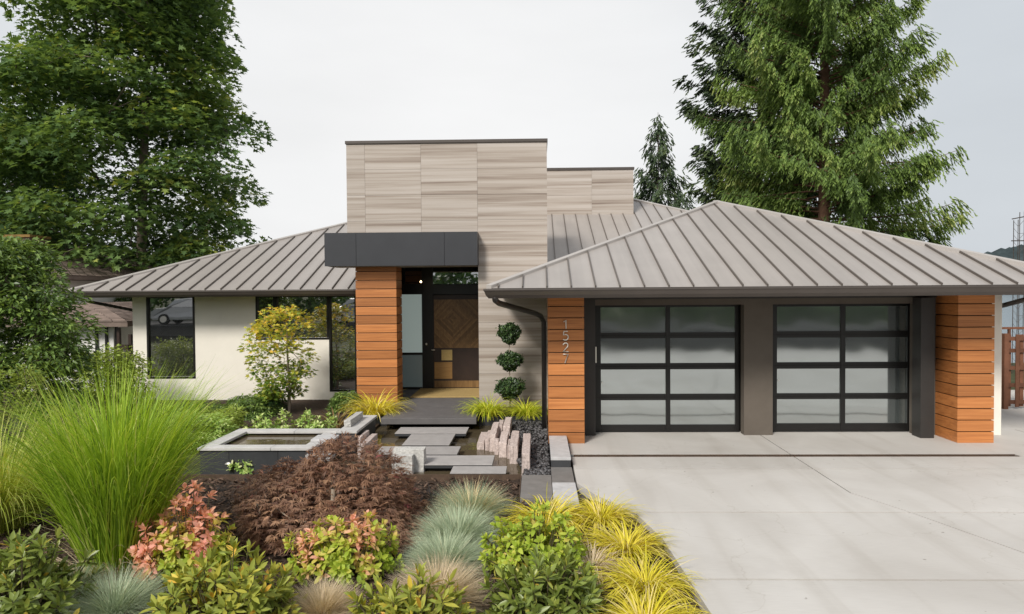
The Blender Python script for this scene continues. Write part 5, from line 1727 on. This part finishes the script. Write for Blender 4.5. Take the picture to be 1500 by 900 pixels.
# ---- blue and tan fescue
fes = [grass_mesh('blue_grass_clump', 3600, .15, (.34, .58), (4, 92), (8, 55), (.003, .0055), 5, 100 + i, (0, .93)) for i in range(3)]
fest = [grass_mesh('blue_grass_clump', 3200, .15, (.34, .62), (8, 92), (8, 55), (.003, .0055), 5, 104, (0, 1))]
G_ = 'blue grass tufts'
clump(fest, M['gr_blue_tan'], 'blue_grass_clump', 690, 758, .98, 'blue grass tuft with tan tips in front of the steel edge, farthest of its row', 'grass clump', G_, k=0)
clump(fes, M['gr_blue'], 'blue_grass_clump', 670, 795, 1.0, 'blue grass tuft in the middle of the row beside the golden grass', 'grass clump', G_, k=1)
clump(fes, M['gr_blue'], 'blue_grass_clump', 652, 832, .88, 'blue grass tuft just behind the dry tan clump', 'grass clump', G_, k=2)
clump(fes, M['gr_tan'], 'dry_grass_clump', 642, 884, .92, 'dry tan grass clump between the two front rhododendrons', 'grass clump', 'dry tan grass clumps', k=0)
clump(fes, M['gr_tan'], 'dry_grass_clump', 472, 900, .68, 'dry tan grass clump at the bottom right of the left front rhododendron', 'grass clump', 'dry tan grass clumps', k=1)
clump(fes, M['gr_blue'], 'blue_grass_clump', 168, 898, .86, 'silvery blue grass tuft left of the front rhododendron', 'grass clump', G_, k=4)
clump(fes, M['gr_blue_tan'], 'blue_grass_clump', 116, 868, .62, 'smaller greyish grass tuft below the tall green grass', 'grass clump', G_, k=2)
# ---- miscanthus
mis = grass_mesh('tall_grass_clump', 3000, .27, (1.0, 2.4), (69, 93), (5, 104), (.007, .015), 10, 110, power=2.7)
c = atz(172, 836, BZ)
tag(link('tall_grass_clump', mis, M['gr_misc']), 'huge arching clump of tall green grass in front of the cream wall', 'grass clump', 'tall arching grasses').location = c
link('dry_blades', grass_mesh('dry_blades', 260, .40, (.35, 1.0), (25, 92), (10, 120), (.006, .012), 7, 113), M['gr_tan'], bpy.data.objects['tall_grass_clump'], world=False)
mis2 = grass_mesh('tall_grass_clump', 2400, .34, (1.0, 2.0), (48, 90), (40, 120), (.007, .013), 9, 111, power=1.7)
c = atz(-5, 775, BZ)
tag(link('tall_grass_clump', mis2, M['gr_misc_pale']), 'paler clump of tall grass cut off by the left edge of the picture', 'grass clump', 'tall arching grasses').location = c

# ---- black mondo grass
mon = [grass_mesh('mondo_grass_tuft', 60, .06, (.14, .27), (25, 88), (30, 100), (.006, .010), 5, 120 + i) for i in range(3)]
for k, (u, v) in enumerate([(318, 722), (338, 738), (352, 712), (300, 742), (330, 762), (412, 800), (388, 806), (420, 815), (365, 795), (560, 770), (588, 758), (610, 745), (578, 790), (600, 728), (345, 785), (632, 730)]):
    clump(mon, M['gr_black'], 'mondo_grass_tuft', u, v, 1 + .2 * math.sin(k * 3.), 'small tuft of black grass growing in the dark mulch around the purple maple', 'grass tuft', 'black grass tufts', k=k)

# ---- purple laceleaf maple
c = atz(488, 778, BZ)
t = root('purple_maple', 'low weeping purple laceleaf maple in the middle of the mulch bed', 'tree', (c.x, c.y, BZ))
r_ = np.random.default_rng(130)
ns = 3800
T1, D1, k1 = dome_tips(r_, ns, 1.20, .88, .96, .88, 1.01, -.10, .20)
T2, D2, k2 = dome_tips(r_, 2200, 1.14, .84, .88, .6, .94, -.1, .2)
Tp = np.concatenate([T1, T2]); D = np.concatenate([D1, D2])
Tp[:, 2] = np.maximum(Tp[:, 2], .02) + .04
nl = 9
ii = np.repeat(np.arange(len(Tp)), nl); jj = np.tile(np.arange(nl), len(Tp))
hang = unit(D * np.array([1, 1, .35]) + np.array([0, 0, -.30]) + r_.normal(0, .35, D.shape))
sidev = unit(np.cross(hang, np.array([0, 0, 1.])))
ang = (jj / (nl - 1) - .5) * 3.6 + r_.normal(0, .12, len(ii))
A_ = unit(hang[ii] * np.cos(ang)[:, None] + sidev[ii] * np.sin(ang)[:, None] + r_.normal(0, .1, (len(ii), 3)) + np.array([0, 0, -.12]))
s = r_.uniform(.7, 1.15, len(ii)) * (1 - .35 * np.abs(jj / (nl - 1) - .5) * 2)
tb = np.clip(r_.normal(.42, .2, len(Tp)) + .12 * (Tp[:, 0] > .8), 0, 1)
link('crown', leaf_mesh('crown', Tp[ii], A_, unit(np.array([0, 0, 1.]) + D[ii] + r_.normal(0, .3, (len(ii), 3))), .088 * s, .0120 * s, tb[ii], kind='quad', droop=.12), M['lf_purple'], t, world=False)
tr_pts = [(0, 0, 0), (.04, 0, .25), (-.05, .03, .45), (.05, 0, .6)]
sel = Tp[r_.choice(len(T1), 130, False)] * np.array([.93, .93, .93])
nodes, par, tips = grow(tr_pts, sel, 5, .1, .18, .12)
branch_mesh(nodes, par, .004, .05, 4, 6).build('trunk', M['palebark'], t, True, world=False)

# ---- rhododendrons
G_ = 'rhododendrons along the front of the bed'
for (u, v, z, rx, ry, rz, nt_, m, seed, lab) in [
    (330, 915, -.05, .62, .50, .60, 210, 'lf_rhodo', 140, 'rounded rhododendron at the bottom, in front of the pink leaved shrub'),
    (30, 905, -.05, .62, .50, .64, 210, 'lf_rhodo_dark', 141, 'dark green rhododendron in the bottom left corner'),
    (600, 935, -.02, .58, .40, .46, 170, 'lf_rhodo', 142, 'low rhododendron cut off by the bottom edge between the tan grasses'),
    (800, 908, -.05, .53, .44, .48, 210, 'lf_rhodo_dark', 143, 'tall glossy rhododendron left of the golden mounds by the driveway')]:
    c = atz(u, v, z)
    t = root('rhododendron', lab, 'shrub', (c.x, c.y, -.1), G_)
    whorl_shrub('r', rx, ry, rz, nt_, 9, .135, .040, seed, M[m], M['stem'], t, tilt=(18, 88), zc=.06, droop=.10, fold=.10,
                tmap=lambda rr, P, q, D: .55 - .25 * q + rr.normal(0, .2, len(P)) + .12 * (D[:, 2] > .6))
# ---- lime and salmon leaved shrubs
G_ = 'lime and salmon leaved shrubs'
for (u, v, rx, ry, rz, nt_, seed, amt, lab) in [
    (274, 848, .52, .36, .78, 330, 150, .66, 'shrub with salmon pink upper leaves beside the tall green grass'),
    (506, 838, .60, .44, .52, 260, 151, .34, 'round lime green shrub flecked with pink in the middle of the bed'),
    (785, 842, .58, .40, .56, 260, 152, .08, 'lime yellow shrub rising behind the tall glossy rhododendron')]:
    c = atz(u, v, BZ)
    t = root('leucothoe_shrub', lab, 'shrub', (c.x, c.y, BZ), G_)
    whorl_shrub('l', rx, ry, rz, nt_, 8, .092, .046, seed, M['lf_red'], M['stem'], t, tilt=(25, 95), zc=.05, droop=.12, fold=.12, uplean=.4,
                tmap=lambda rr, P, q, D, a=amt, h=rz: -.0 + np.minimum(.74 + .14 * rr.random(len(P)), .18 + rr.normal(0, .13, len(P)) + a * 1.35 * np.clip(P[:, 2] / h - .25, 0, 1) + a * .9 * (np.sin(P[:, 0] * 11 + P[:, 1] * 7) > .45) + .06 * rr.random(len(P))))

# ---- woods across the street, mirrored in the panes
r_ = np.random.default_rng(160)
n = 26000
x = r_.uniform(-75, 75, n)
top = 4.2 + 1.8 * np.sin(x * .21 + 1) + 1.2 * np.sin(x * .57) + .6 * np.sin(x * 1.7)
P_ = np.stack([x, -17 + r_.uniform(-2.5, 2, n) - r_.random(n) * 2, .7 + (top) * r_.random(n) ** .8], -1)
A_ = unit(r_.normal(0, 1, (n, 3)) + np.array([0, .6, -.3]))
tag(link('far_wood', leaf_mesh('far_wood', P_, A_, unit(np.array([0, 1., .6]) + r_.normal(0, .5, (n, 3))), r_.uniform(.4, .8, n), r_.uniform(.25, .5, n), r_.random(n)), M['lf_dark']), kind='stuff')
